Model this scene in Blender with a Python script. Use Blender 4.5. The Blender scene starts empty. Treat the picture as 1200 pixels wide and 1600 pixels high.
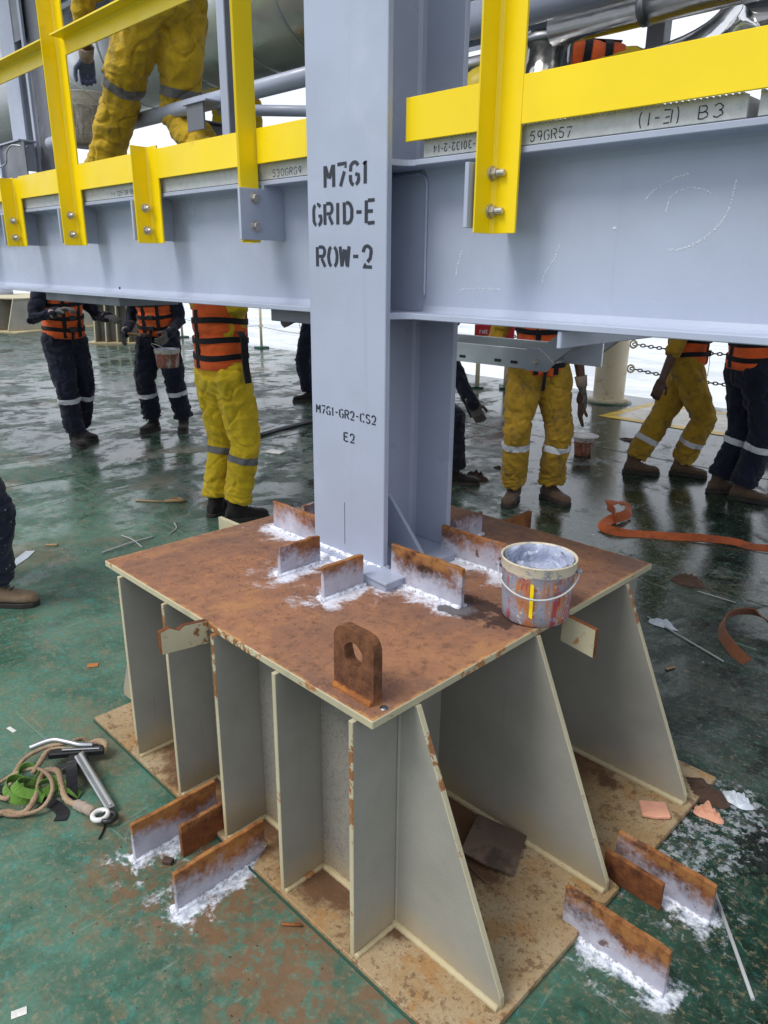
import bpy, bmesh, math, random
from mathutils import Vector, Matrix, noise
R = math.radians
random.seed(7)
scn = bpy.context.scene
col = scn.collection

# ------------------------------------------------------------------ camera, sky, sun, exposure
cam_d = bpy.data.cameras.new('camera')
cam_o = bpy.data.objects.new('camera', cam_d)
col.objects.link(cam_o)
cam_d.sensor_fit = 'VERTICAL'; cam_d.sensor_height = 36.0; cam_d.lens = 25.93
cam_d.clip_start = 0.05; cam_d.clip_end = 12000
_r = Vector((0.70577066, 0.7083827, 0.0090403))
_u = Vector((-0.22935411, 0.21639758, 0.94898302))
_f = Vector((-0.67028686, 0.6718378, -0.31519754))
cam_o.matrix_world = Matrix(((_r.x, _u.x, -_f.x, 1.56677), (_r.y, _u.y, -_f.y, -1.5523), (_r.z, _u.z, -_f.z, 1.6), (0, 0, 0, 1)))
scn.camera = cam_o

SUN_EL, SUN_AZ = R(56), R(197)      # azimuth of the sun, measured clockwise from +Y
world = bpy.data.worlds.new('World'); scn.world = world; world.use_nodes = True
wt = world.node_tree; wt.nodes.clear()
w_out = wt.nodes.new('ShaderNodeOutputWorld'); w_bg = wt.nodes.new('ShaderNodeBackground')
sky = wt.nodes.new('ShaderNodeTexSky'); sky.sky_type = 'NISHITA'; sky.sun_disc = False
sky.sun_elevation = SUN_EL; sky.sun_rotation = SUN_AZ; sky.air_density = 1.0; sky.dust_density = 2.0
w_tc = wt.nodes.new('ShaderNodeTexCoord'); w_map = wt.nodes.new('ShaderNodeMapping'); w_map.inputs['Scale'].default_value = (1, 1, 2.6)
w_n = wt.nodes.new('ShaderNodeTexNoise'); w_n.inputs['Scale'].default_value = 1.6; w_n.inputs['Detail'].default_value = 6
w_r = wt.nodes.new('ShaderNodeValToRGB')
w_r.color_ramp.elements[0].position = .3; w_r.color_ramp.elements[0].color = (9.2, 9.9, 11.4, 1)
w_r.color_ramp.elements[1].position = .7; w_r.color_ramp.elements[1].color = (13.5, 13.9, 14.8, 1)
w_mix = wt.nodes.new('ShaderNodeMixRGB'); w_mix.inputs[0].default_value = .86
wt.links.new(w_tc.outputs['Generated'], w_map.inputs[0]); wt.links.new(w_map.outputs[0], w_n.inputs['Vector'])
wt.links.new(w_n.outputs['Fac'], w_r.inputs[0]); wt.links.new(sky.outputs[0], w_mix.inputs[1]); wt.links.new(w_r.outputs[0], w_mix.inputs[2])
wt.links.new(w_mix.outputs[0], w_bg.inputs[0]); w_bg.inputs[1].default_value = 0.080
wt.links.new(w_bg.outputs[0], w_out.inputs[0])

sun_d = bpy.data.lights.new('sun', 'SUN'); sun_d.energy = 1.75; sun_d.angle = R(22); sun_d.color = (1, .965, .91)
sun_o = bpy.data.objects.new('sun', sun_d); col.objects.link(sun_o)
sdir = Vector((math.sin(SUN_AZ) * math.cos(SUN_EL), math.cos(SUN_AZ) * math.cos(SUN_EL), math.sin(SUN_EL)))
sun_o.rotation_euler = sdir.to_track_quat('Z', 'Y').to_euler()

scn.view_settings.view_transform = 'Standard'; scn.view_settings.look = 'None'
scn.view_settings.exposure = 0.34; scn.view_settings.gamma = 1.0
scn.view_settings.use_curve_mapping = False

# ------------------------------------------------------------------ node helpers
class N:
    def __init__(s, name, rough=.5, metal=0, spec=.5):
        s.m = bpy.data.materials.new(name); s.m.use_nodes = True; s.t = s.m.node_tree
        s.b = s.t.nodes['Principled BSDF']
        s.b.inputs['Roughness'].default_value = rough; s.b.inputs['Metallic'].default_value = metal
        s.b.inputs['Specular IOR Level'].default_value = spec
        s.tc = s.t.nodes.new('ShaderNodeTexCoord').outputs['Object']
    def set(s, sock, v):
        if isinstance(v, bpy.types.NodeSocket): s.t.links.new(v, sock)
        else:
            if isinstance(v, (tuple, list)) and len(v) == 3 and sock.type == 'RGBA': v = (*v, 1)
            sock.default_value = v
    def noise(s, sc, det=5, ro=.55, v=None, stretch=None, dist=0, off=None):
        n = s.t.nodes.new('ShaderNodeTexNoise')
        n.inputs['Scale'].default_value = sc; n.inputs['Detail'].default_value = det; n.inputs['Roughness'].default_value = ro
        n.inputs['Distortion'].default_value = dist
        v = v or s.tc
        if stretch or off:
            mp = s.t.nodes.new('ShaderNodeMapping'); s.t.links.new(v, mp.inputs[0])
            if stretch: mp.inputs['Scale'].default_value = stretch
            if off: mp.inputs['Location'].default_value = off
            v = mp.outputs[0]
        s.t.links.new(v, n.inputs['Vector'])
        return n.outputs['Fac']
    def vor(s, sc, v=None, feature='F1'):
        n = s.t.nodes.new('ShaderNodeTexVoronoi'); n.inputs['Scale'].default_value = sc; n.feature = feature
        s.t.links.new(v or s.tc, n.inputs['Vector']); return n.outputs['Distance']
    def ramp(s, f, *stops):
        n = s.t.nodes.new('ShaderNodeValToRGB'); e = n.color_ramp.elements
        while len(e) < len(stops): e.new(.5)
        for i, (p, c) in enumerate(stops):
            e[i].position = p; e[i].color = (c, c, c, 1) if not isinstance(c, (tuple, list)) else (*c, 1)
        s.t.links.new(f, n.inputs[0]); return n.outputs[0]
    def mr(s, f, a, b, c=0., d=1., smooth=True):
        n = s.t.nodes.new('ShaderNodeMapRange'); n.interpolation_type = 'SMOOTHSTEP' if smooth else 'LINEAR'
        s.set(n.inputs[0], f)
        for i, x in enumerate((a, b, c, d)): n.inputs[i + 1].default_value = x
        return n.outputs[0]
    def math(s, op, a, b=0., c=0.):
        n = s.t.nodes.new('ShaderNodeMath'); n.operation = op; s.set(n.inputs[0], a); s.set(n.inputs[1], b)
        if op in ('MULTIPLY_ADD',): s.set(n.inputs[2], c)
        return n.outputs[0]
    def vm(s, op, a, b=None):
        n = s.t.nodes.new('ShaderNodeVectorMath'); n.operation = op; s.set(n.inputs[0], a)
        if b is not None: s.set(n.inputs[1], b)
        return n.outputs['Value'] if op == 'LENGTH' else n.outputs[0]
    def mix(s, f, a, b, mode='MIX'):
        n = s.t.nodes.new('ShaderNodeMixRGB'); n.blend_type = mode; s.set(n.inputs[0], f); s.set(n.inputs[1], a); s.set(n.inputs[2], b); return n.outputs[0]
    def sep(s, v=None):
        n = s.t.nodes.new('ShaderNodeSeparateXYZ'); s.t.links.new(v or s.tc, n.inputs[0]); return n.outputs
    def col(s, c): s.set(s.b.inputs['Base Color'], c); return s
    def rough(s, c): s.set(s.b.inputs['Roughness'], c); return s
    def bump(s, h, strength=.3, dist=.01):
        n = s.t.nodes.new('ShaderNodeBump'); n.inputs['Strength'].default_value = strength; n.inputs['Distance'].default_value = dist
        s.set(n.inputs['Height'], h); s.t.links.new(n.outputs[0], s.b.inputs['Normal']); return s
    def box(s, c, h):     # distance to an axis-aligned box
        d = s.vm('SUBTRACT', s.tc, c); d = s.vm('ABSOLUTE', d); d = s.vm('SUBTRACT', d, h); d = s.vm('MAXIMUM', d, (0., 0., 0.)); return s.vm('LENGTH', d)

M = {}
def paint(name, c, rough=.4, var=.06, bump=.12, spec=.45, dirt=None, dirt_lo=.6, dirt_hi=.75, metal=0):
    n = N(name, rough, metal, spec)
    big = n.noise(2.2, 4); fine = n.noise(60, 3)
    dk = tuple(x * (1 - var * 2.2) for x in c); lt = tuple(min(1, x * (1 + var)) for x in c)
    cc = n.mix(n.mr(big, .3, .7), dk, lt)
    if dirt:
        cc = n.mix(n.math('MULTIPLY', n.mr(n.noise(7, 8, .65), dirt_lo, dirt_hi), .8), cc, dirt)
    n.col(cc); n.rough(n.mr(n.noise(9, 4), .3, .7, rough - .08, rough + .1))
    n.bump(n.math('ADD', n.math('MULTIPLY', fine, .35), n.noise(14, 3)), bump, .004)
    M[name] = n.m; return n.m

BLUEGREY = (.385, .43, .545)
def mk_steel(name, c, marks=False):
    n = N(name, .36, 0, .5)
    base = n.mix(n.mr(n.noise(1.7, 5), .3, .72), tuple(x * .86 for x in c), tuple(x * 1.06 for x in c))
    runs = n.noise(9, 6, .6, stretch=(3, 3, .10), off=(3, 2, 2)); base = n.mix(n.mr(runs, .58, .74, 0, .22), base, (.27, .30, .38))
    blt = n.noise(3.3, 8, .68, off=(1, 6, 3)); base = n.mix(n.mr(blt, .55, .72, 0, .22), base, (.55, .58, .68))
    scr = n.noise(5, 6, .7, stretch=(.6, .6, 5), dist=.6)
    base = n.mix(n.mr(scr, .66, .74, 0, .16), base, (.72, .75, .82))
    dust = n.noise(26, 8, .7, off=(4, 2, 7))
    base = n.mix(n.mr(dust, .67, .74, 0, .3), base, (.24, .25, .28))
    n.col(base); n.rough(n.mr(n.noise(6, 5), .3, .7, .26, .46))
    n.bump(n.math('ADD', n.noise(11, 3), n.math('MULTIPLY', n.noise(90, 2), .25)), .12, .006)
    M[name] = n.m; return n.m
mk_steel('blue_grey_paint', BLUEGREY)
mk_steel('dark_grey_paint', (.15, .16, .19))
paint('yellow_paint', (.95, .69, .001), .36, .03, .12, dirt=(.55, .36, .03), dirt_lo=.60, dirt_hi=.80)
paint('black_ink', (.022, .026, .04), .5, .1)
paint('marker_ink', (.03, .03, .035), .6, .1)
paint('white_letter', (.8, .75, .75), .5, .05)
paint('chalk', (.80, .83, .88), .9, .05)
paint('cream_paint', (.66, .58, .40), .45, .06, .15, dirt=(.42, .22, .07), dirt_lo=.55, dirt_hi=.72)
paint('dark_paint', (.05, .05, .055), .5, .2)
paint('red_paint', (.55, .02, .022), .4, .06)
paint('brown_board', (.15, .098, .07), .8, .3, .4, dirt=(.04, .028, .02), dirt_lo=.5, dirt_hi=.62)
paint('green_paint', (.016, .07, .045), .4, .1)

def metal(name, c, rough, var=.15, bump=.1):
    n = N(name, rough, 1.0)
    n.col(n.mix(n.noise(8, 5), tuple(x * (1 - var) for x in c), c)); n.rough(n.mr(n.noise(5, 5), .3, .7, rough - .08, rough + .14))
    n.bump(n.noise(7, 3), bump, .01); M[name] = n.m; return n.m
metal('bolt_steel', (.62, .60, .56), .5)
metal('aluminium_jacket', (.74, .735, .74), .34, .1, .25)
metal('polished_cladding', (.80, .79, .78), .14, .15, .6)
metal('galvanised', (.55, .57, .60), .38, .2)
metal('galvanised_dark', (.28, .29, .31), .4, .2)
metal('hook_steel', (.50, .52, .54), .38, .25)
n = N('grating_zinc', .55, .15); g = n.noise(45, 6, .7)
n.col(n.mix(g, (.30, .31, .31), (.62, .64, .65))); n.bump(g, .3, .003); M['grating_zinc'] = n.m

RUST_D, RUST_M, RUST_O = (.042, .018, .010), (.145, .05, .020), (.40, .155, .035)
def rust_nodes(n, sc=1.):
    a = n.noise(3.2 * sc, 8, .62); b = n.noise(16 * sc, 8, .7); c = n.noise(90, 5, .7)
    k = n.math('ADD', n.math('MULTIPLY', a, .55), n.math('ADD', n.math('MULTIPLY', b, .3), n.math('MULTIPLY', c, .15)))
    return n.ramp(k, (.36, RUST_D), (.455, RUST_M), (.53, (.23, .084, .028)), (.63, RUST_O)), b, c
n = N('rust', .85, 0, .25); rc, b, c = rust_nodes(n); n.col(rc); n.bump(n.math('ADD', b, c), .5, .003); M['rust'] = n.m

n = N('rust_dark', .85, 0, .25); rc, b, c = rust_nodes(n); x, y, z = n.sep(); rc = n.mix(.55, rc, n.mix(n.mr(n.noise(30, 8, .8), .38, .62), (.045, .024, .018), (.175, .085, .050))); rc = n.mix(n.mr(n.math('ADD', z, n.math('MULTIPLY', b, .03)), .012, .03, .8, 0), rc, (.34, .14, .04)); n.col(rc); n.bump(n.math('ADD', b, c), .5, .003); M['rust_dark'] = n.m
# rust bar with sprayed zinc: local z up from the weld, local x along the bar
def mk_bar(name, spray):
    n = N(name, .8, 0, .25); oi_ = n.t.nodes.new('ShaderNodeObjectInfo').outputs['Random']; cm = n.t.nodes.new('ShaderNodeCombineXYZ'); n.set(cm.inputs[0], n.math('MULTIPLY', oi_, 17.)); n.set(cm.inputs[1], n.math('MULTIPLY', oi_, 31.)); tc0 = n.tc; n.tc = n.vm('ADD', n.tc, cm.outputs[0]); rc, b, c = rust_nodes(n, 1.6)
    x, y, z = n.sep(tc0)
    edge = n.mr(z, .075, .10, 0, .7); rc = n.mix(n.math('MULTIPLY', edge, n.mr(b, .35, .6)), rc, (.36, .17, .055))
    if spray:
        h = n.math('ADD', n.math('MULTIPLY', z, -11.5), n.math('MULTIPLY', n.noise(7, 7, .66, off=(2, 3, 1)), 2.6))
        h = n.math('ADD', h, n.mr(n.noise(60, 4, .7), .3, .7, -.16, .16))
        rc = n.mix(n.mr(h, .16, 1.1, 0, .80), rc, n.mix(n.noise(16, 5), (.27, .29, .40), (.70, .73, .83)))
        ch = n.noise(12, 6, .6, off=(8, 1, 4)); rc = n.mix(n.mr(ch, .62, .66, 0, .85), rc, (.10, .045, .03))
    n.col(rc); n.bump(n.math('ADD', b, c), .35, .003); M[name] = n.m
mk_bar('rust_bar_sprayed', True); mk_bar('rust_bar_plain', False)
n = N('weld_white', .8, 0, .3); b = n.noise(70, 5, .7)
n.col(n.mix(n.mr(b, .36, .56), (.34, .33, .36), (.82, .86, .95))); n.bump(b, .8, .006); M['weld_white'] = n.m
n = N('weld_cream', .75, 0, .3); b = n.noise(60, 5, .7)
n.col(n.mix(n.mr(b, .35, .6), (.27, .15, .07), (.55, .48, .36))); n.bump(b, .8, .006); M['weld_cream'] = n.m

# pedestal primer: grey-green, creamy on edges, rusty where chipped
def mk_primer(name, c, rust_lo, rustc=(.30, .17, .07), speck=False):
    n = N(name, .62, 0, .3)
    x, y, z = n.sep()
    base = n.mix(n.mr(n.noise(2.4, 6, .6), .3, .7), tuple(k * .84 for k in c), tuple(k * 1.1 for k in c))
    st = n.noise(6, 6, .65, stretch=(2.2, 2.2, .35)); base = n.mix(n.mr(st, .56, .75, 0, .4), base, (.27, .25, .20))
    low = n.math('ADD', n.math('MULTIPLY', z, -5.), n.math('MULTIPLY', n.noise(5, 6), 1.3))
    base = n.mix(n.mr(low, -.1, .75, 0, .6), base, (.44, .33, .16))
    base = n.mix(n.mr(n.noise(11, 8, .7), rust_lo, rust_lo + .05, 0, .9), base, rustc)
    if name == 'primer_edge':
        chip = None
        for c_, h_ in (((.562, -.641, .53), (.02, .02, .11)), ((.02, -.641, .57), (.02, .02, .07)), ((.66, -.49, .56), (.035, .02, .05)), ((.645, .46, .61), (.03, .02, .04)), ((-.237, -.641, .63), (.02, .02, .03)), ((.1, -.63, .69), (.12, .02, .01))):
            d_ = n.mr(n.box(c_, h_), 0, .03, 1, 0); chip = d_ if chip is None else n.math('MAXIMUM', chip, d_)
        base = n.mix(n.mr(n.math('ADD', chip, n.mr(n.noise(30, 7, .7), .36, .64, -1.25, .15)), .12, .3, 0, .95), base, n.mix(n.noise(50, 5), (.10, .035, .018), (.42, .17, .04)))
    if speck: base = n.mix(n.mr(n.noise(150, 4, .8), .50, .62, 0, .55), base, (.12, .095, .075))
    run = n.noise(16, 6, .7, stretch=(2.5, 2.5, .12), off=(6, 1, 3))
    base = n.mix(n.mr(run, .62, .74, 0, .42), base, (.25, .15, .075))
    if not speck: base = n.mix(n.mr(n.noise(150, 3, .8), .62, .68, 0, .35), base, (.16, .12, .09))
    n.col(base); n.bump(n.math('ADD', n.noise(30, 5), n.noise(160, 3)), .2, .003); M[name] = n.m
mk_primer('primer_grey', (.288, .280, .243), .74)
mk_primer('primer_speckled', (.25, .235, .205), .76, speck=True)
mk_primer('primer_edge', (.47, .43, .29), .60, (.34, .13, .035))
n = N('base_plate_paint', .7, 0, .3)
a = n.noise(2.6, 7, .6); b = n.noise(26, 7, .72); c = n.noise(6, 8, .65, off=(3, 1, 0)); x, y, z = n.sep()
cc = n.mix(n.mr(a, .36, .62), (.33, .225, .11), (.42, .33, .205))
cc = n.mix(n.mr(c, .52, .62, 0, .8), cc, (.36, .19, .065))
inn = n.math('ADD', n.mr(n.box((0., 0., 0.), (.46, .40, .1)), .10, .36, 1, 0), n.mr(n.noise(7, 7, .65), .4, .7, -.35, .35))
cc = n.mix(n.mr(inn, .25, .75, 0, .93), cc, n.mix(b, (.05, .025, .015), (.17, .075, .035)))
cc = n.mix(n.mr(b, .54, .60, 0, .7), cc, (.13, .07, .035)); cc = n.mix(n.mr(n.noise(70, 6, .75, off=(4, 4, 4)), .55, .62, 0, .6), cc, (.17, .10, .055)); cc = n.mix(n.mr(n.noise(130, 4, .7), .3, .7), n.mix(.25, cc, (.1, .06, .03)), cc); n.col(cc); n.bump(b, .35, .004); M['base_plate_paint'] = n.m

def spray_mask(n, boxes, w=.05):
    m = None
    for c_, h_ in boxes:
        d = n.mr(n.box(c_, h_), 0, w, 1, 0, False)
        m = d if m is None else n.math('MAXIMUM', m, d)
    return m
# top plate: rust with sprayed halos (world axes = object axes)
TOPZ = .6976
CLIPS = [  # name, x0, y0, axis, length, height
    ('X', -.503, -.045, .30), ('Y', -.145, -.297, .16), ('Y', .080, -.314, .155), ('X', .125, -.076, .275),
    ('X', .086, .200, .27), ('Y', .05, .300, .15), ('Y', -.47, .06, .12)]
n = N('top_plate_rust', .78, 0, .3); 
a = n.noise(2.4, 8, .62); b = n.noise(13, 9, .7); c = n.noise(80, 6, .75)
k = n.math('ADD', n.math('MULTIPLY', a, .52), n.math('ADD', n.math('MULTIPLY', b, .33), n.math('MULTIPLY', c, .15)))
cc = n.ramp(k, (.36, (.075, .032, .020)), (.44, (.150, .056, .033)), (.52, (.235, .088, .040)), (.58, (.36, .145, .048)), (.68, (.46, .23, .08)))
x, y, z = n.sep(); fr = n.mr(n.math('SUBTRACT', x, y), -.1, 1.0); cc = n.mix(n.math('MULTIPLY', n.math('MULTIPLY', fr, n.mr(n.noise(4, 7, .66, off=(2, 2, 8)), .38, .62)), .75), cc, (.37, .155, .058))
cc = n.mix(n.mr(n.noise(3, 6, .6, off=(7, 0, 3)), .5, .68, 0, .5), cc, (.11, .055, .050)); cc = n.mix(n.mr(c, .36, .60, 0, .45), cc, n.mix(.5, cc, (.04, .02, .015)))
ex = n.box((0, 0, TOPZ), (.600, .612, .2)); edge = n.math('ADD', n.mr(ex, 0, .02), n.mr(b, .35, .65, -.55, .30))
cc = n.mix(n.mr(edge, .15, .9, 0, .8), cc, (.50, .24, .06))
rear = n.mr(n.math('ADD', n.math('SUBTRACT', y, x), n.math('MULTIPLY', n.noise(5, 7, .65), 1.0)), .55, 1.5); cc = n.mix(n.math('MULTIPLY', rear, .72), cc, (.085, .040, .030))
cc = n.mix(.16, cc, (.62, .40, .28))
gr = n.noise(34, 9, .85, off=(3, 3, 3)); cc = n.mix(n.mr(gr, .50, .62, 0, .55), cc, (.065, .030, .022)); gr2 = n.noise(28, 9, .85, off=(8, 3, 6)); cc = n.mix(n.mr(gr2, .54, .64, 0, .6), cc, (.42, .19, .075))
stk = n.noise(9, 8, .7, stretch=(1, .22, 1), off=(4, 4, 0), dist=.8); cc = n.mix(n.mr(stk, .57, .66, 0, .5), cc, (.40, .20, .08))
cc = n.mix(n.mr(n.noise(42, 7, .8, off=(5, 5, 5)), .64, .68, 0, .9), cc, (.03, .02, .018))
cc = n.mix(n.mr(n.noise(60, 5, .8, off=(1, 8, 5)), .70, .73, 0, .8), cc, (.6, .62, .68))
boxes = []
for ax, x0, y0, L in CLIPS[:5]:
    if ax == 'X': boxes.append(((x0 + L / 2, y0 - .01, TOPZ), (L / 2 - .01, .012, .1)))
    else: boxes.append(((x0 + .012, y0 + L / 2 - .01, TOPZ), (.012, L / 2 - .01, .1)))
boxes.append(((-.02, -.11, TOPZ), (.19, .03, .1)))
sm = spray_mask(n, boxes, .075)
sm = n.math('ADD', sm, n.math('ADD', n.mr(n.noise(13, 5, .6, dist=.6), .3, .7, -.68, .22), n.mr(n.noise(80, 5, .7), .3, .7, -.22, .22)))
gate = n.mr(spray_mask(n, boxes, .13), .02, .35); cc = n.mix(n.math('MULTIPLY', gate, n.mr(sm, -.08, .85, 0, .92)), cc, n.mix(n.noise(34, 5), (.50, .53, .64), (.88, .90, .97)))
drp = n.math('ADD', n.mr(n.box((.44, -.05, TOPZ), (.07, .03, .1)), 0, .12, 1, 0), n.mr(b, .3, .7, -.5, .3))
cc = n.mix(n.mr(drp, .55, .75, 0, .85), cc, (.03, .017, .015))
n.col(cc); n.rough(n.mr(a, .35, .65, .55, .85)); n.bump(n.math('ADD', b, c), .45, .004); M['top_plate_rust'] = n.m

# deck: worn wet green paint, overhead shade mixed into its far and right sides
n = N('deck_paint', .35, 0, .30)
a = n.noise(.55, 8, .6); b = n.noise(3.1, 9, .68, dist=.4); c = n.noise(17, 8, .72); d = n.noise(75, 5, .75); s_ = n.noise(1.5, 9, .72, stretch=(1, .7, 1), dist=.5)
x, y, z = n.sep()
g1 = n.mix(n.mr(b, .36, .64), (.040, .105, .072), (.098, .195, .138))
g1 = n.mix(n.mr(c, .50, .66, 0, .7), g1, (.05, .245, .205))
g1 = n.mix(n.mr(n.noise(12, 9, .75, off=(5, 0, 1)), .50, .64, 0, .6), g1, (.20, .165, .095))
g1 = n.mix(n.mr(d, .38, .62, 0, .5), g1, n.mix(.45, g1, (.02, .03, .02)))
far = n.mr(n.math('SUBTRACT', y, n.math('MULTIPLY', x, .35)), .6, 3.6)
g1 = n.mix(n.math('MULTIPLY', far, .78), g1, n.mix(n.mr(b, .38, .62), (.006, .016, .014), (.040, .066, .056)))  # rear deck darkened in colour, standing for the overhead module's shade
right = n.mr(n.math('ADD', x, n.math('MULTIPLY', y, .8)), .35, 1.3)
g1 = n.mix(n.math('MULTIPLY', right, .88), g1, n.mix(n.mr(c, .4, .62), (.004, .014, .010), (.014, .040, .028)))  # wet right side, its colour also darkened for the module overhead
g1 = n.mix(n.mr(n.noise(44, 8, .8, off=(6, 3, 1)), .52, .62, 0, .6), g1, (.24, .20, .13)); g1 = n.mix(n.mr(n.noise(52, 8, .8, off=(1, 9, 5)), .54, .64, 0, .6), g1, (.03, .13, .105))
br = n.math('ADD', n.mr(n.noise(1.15, 7, .62, off=(3, 7, 0)), .46, .64), n.mr(c, .35, .7, -.35, .3))
g1 = n.mix(n.math('MULTIPLY', n.mr(br, .45, 1.0, 0, .5), n.math('SUBTRACT', 1., n.math('MULTIPLY', right, .6))), g1, n.mix(c, (.11, .075, .04), (.22, .15, .085)))
rs = n.math('ADD', n.mr(n.box((.28, -.80, 0), (.45, .10, .1)), 0, .26, 1, 0), n.mr(b, .3, .7, -.75, .35))
rs = n.math('MULTIPLY', rs, n.mr(n.noise(22, 8, .75, off=(1, 1, 1)), .38, .58, .2, 1))
g1 = n.mix(n.mr(rs, .1, .9, 0, .78), g1, n.mix(c, (.10, .045, .025), (.26, .125, .06)))
g1 = n.mix(n.mr(n.noise(30, 8, .75, off=(9, 1, 2)), .64, .69, 0, .85), g1, (.008, .014, .012))
g1 = n.mix(n.mr(n.noise(38, 7, .8, off=(2, 6, 2)), .66, .70, 0, .6), g1, (.20, .42, .33))
res = n.noise(2.6, 10, .78, off=(11, 3, 0)); rm = n.math('MULTIPLY', n.mr(res, .53, .60), n.math('MAXIMUM', far, n.math('MULTIPLY', right, .5))); g1 = n.mix(n.math('MULTIPLY', rm, .6), g1, (.15, .165, .155))
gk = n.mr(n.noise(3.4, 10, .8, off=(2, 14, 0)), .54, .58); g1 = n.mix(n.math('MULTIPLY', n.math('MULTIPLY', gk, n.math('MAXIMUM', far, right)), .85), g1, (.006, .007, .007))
for st_, of_ in (((9, .5, 1), (1, 1, 1)), ((.6, 8, 1), (4, 2, 1)), ((6, 5, 1), (7, 7, 1))): g1 = n.mix(n.mr(n.noise(3.2, 3, .5, stretch=st_, off=of_, dist=1.5), .70, .72, 0, .45), g1, (.16, .26, .21))
FB = [((-.1, -.73, 0), (.012, .125, .1)), ((.137, -.735, 0), (.014, .13, .1)), ((1.0, -.18, 0), (.125, .014, .1)), ((1.02, .095, 0), (.10, .012, .1))]
sm = n.math('ADD', spray_mask(n, FB, .055), n.math('ADD', n.mr(n.noise(15, 5, .6, dist=.6), .3, .7, -.75, .25), n.mr(n.noise(80, 5, .7), .3, .7, -.22, .22)))
ptx = n.math('ADD', n.mr(n.box((1.0, .40, 0), (.05, .22, .1)), 0, .16, 1., 0), n.mr(n.noise(28, 8, .8), .42, .66, -1.25, .05))
gate = n.mr(spray_mask(n, FB, .12), .02, .4); g1 = n.mix(n.math('MAXIMUM', n.math('MULTIPLY', gate, n.mr(sm, -.10, .62, 0, .88)), n.mr(ptx, .05, .4, 0, .38)), g1, n.mix(n.mr(n.noise(34, 6, .7), .35, .62), (.36, .40, .50), (.86, .90, .97)))
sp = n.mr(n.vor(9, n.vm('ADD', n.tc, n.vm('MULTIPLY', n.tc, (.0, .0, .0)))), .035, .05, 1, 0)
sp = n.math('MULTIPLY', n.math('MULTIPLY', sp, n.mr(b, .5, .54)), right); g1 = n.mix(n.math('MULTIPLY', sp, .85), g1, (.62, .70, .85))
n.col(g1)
wet = n.math('ADD', n.mr(s_, .44, .56), n.math('MULTIPLY', far, .52)); wet = n.math('ADD', wet, n.math('MULTIPLY', right, .62))
wet = n.math('SUBTRACT', wet, n.math('MULTIPLY', n.math('ADD', rm, n.math('MULTIPLY', gk, .35)), .9)); wet = n.math('ADD', wet, n.mr(n.noise(4.5, 9, .75, off=(7, 4, 0)), .38, .62, -.35, .25)); rg = n.math('ADD', n.mr(wet, .15, 1.25, .62, .08, False), n.mr(d, .35, .7, -.02, .06)); n.rough(rg)
n.bump(n.math('ADD', n.math('ADD', n.math('MULTIPLY', b, 2.2), c), n.math('MULTIPLY', d, .3)), .22, .004); M['deck_paint'] = n.m
paint('deck_marking', (.78, .50, .02), .4, .1, .2, dirt=(.3, .24, .12), dirt_lo=.5, dirt_hi=.7)
paint('deck_marking_pale', (.62, .56, .44), .35, .1, .2, dirt=(.3, .24, .15), dirt_lo=.5, dirt_hi=.7)

n = N('sea_water', .24, 0, .5); w1 = n.noise(.10, 8, .6, stretch=(1, 2.4, 1)); w2 = n.noise(.9, 6, .6, stretch=(1, 2.2, 1))
n.col(n.mix(n.mr(n.math('ADD', w1, n.math('MULTIPLY', w2, .4)), .55, .85), (.42, .46, .48), (.66, .69, .70)))  # pale water colour carries the overcast glare and bright wave lines
n.bump(n.math('ADD', w1, n.math('MULTIPLY', w2, .5)), .5, .5); M['sea_water'] = n.m

def cloth(name, c, spat=None, dirt=.0, dirtc=(.05, .04, .035), weave=True):
    n = N(name, .88, 0, .2); b = n.noise(5, 6, .6); f = n.noise(220, 2)
    cc = n.mix(n.mr(b, .3, .7), tuple(k * .72 for k in c), tuple(min(1, k * 1.12) for k in c))
    if dirt: cc = n.mix(n.mr(n.noise(9, 7, .7, off=(3, 3, 3)), .70 - dirt * .3, .80 - dirt * .2, 0, .75), cc, dirtc)
    if spat: cc = n.mix(n.mr(n.noise(48, 6, .7, off=(1, 2, 3)), .63, .665, 0, .85), cc, spat)
    n.col(cc); n.b.inputs['Sheen Weight'].default_value = .15
    n.bump(n.math('ADD', n.math('ADD', n.noise(20, 4), n.math('MULTIPLY', n.noise(7, 5, .6, stretch=(1, 1, 2.2), dist=1.5), 1.6)), n.math('MULTIPLY', f, .2)), .55, .012); M[name] = n.m; return n.m
cloth('yellow_cloth', (.52, .34, .018), (.16, .15, .13), .55, (.20, .15, .05))
cloth('yellow_cloth_clean', (.66, .46, .02), (.35, .27, .08), .25, (.28, .2, .06))
cloth('ochre_cloth', (.40, .24, .022), None, .6, (.13, .09, .04))
cloth('navy_cloth', (.011, .014, .030), None, .2)
cloth('navy_cloth_spattered', (.014, .018, .038), (.45, .47, .52), .2)
cloth('orange_foam', (.80, .13, .03), None, .4, (.40, .09, .03))
cloth('black_webbing', (.012, .012, .015))
cloth('silver_tape', (.62, .64, .68)); cloth('grey_tape', (.17, .17, .17))
cloth('glove_grey', (.13, .12, .12), (.3, .3, .32), .5); cloth('glove_blue', (.09, .11, .19), (.3, .32, .4), .6, (.05, .05, .06)); cloth('glove_cuff', (.34, .27, .22))
cloth('orange_webbing', (.38, .085, .022), None, .6, (.12, .04, .02)); cloth('rust_webbing', (.20, .075, .035), None, .5)
cloth('green_webbing', (.12, .25, .04), (.06, .07, .03), .5, (.05, .09, .03)); cloth('rope_fibre', (.37, .26, .165), None, .5, (.20, .12, .07)); cloth('brown_rag', (.075, .045, .033)); cloth('paper_white', (.74, .72, .70)); cloth('pink_foam', (.72, .36, .24), None, .3, (.4, .2, .12))
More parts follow.
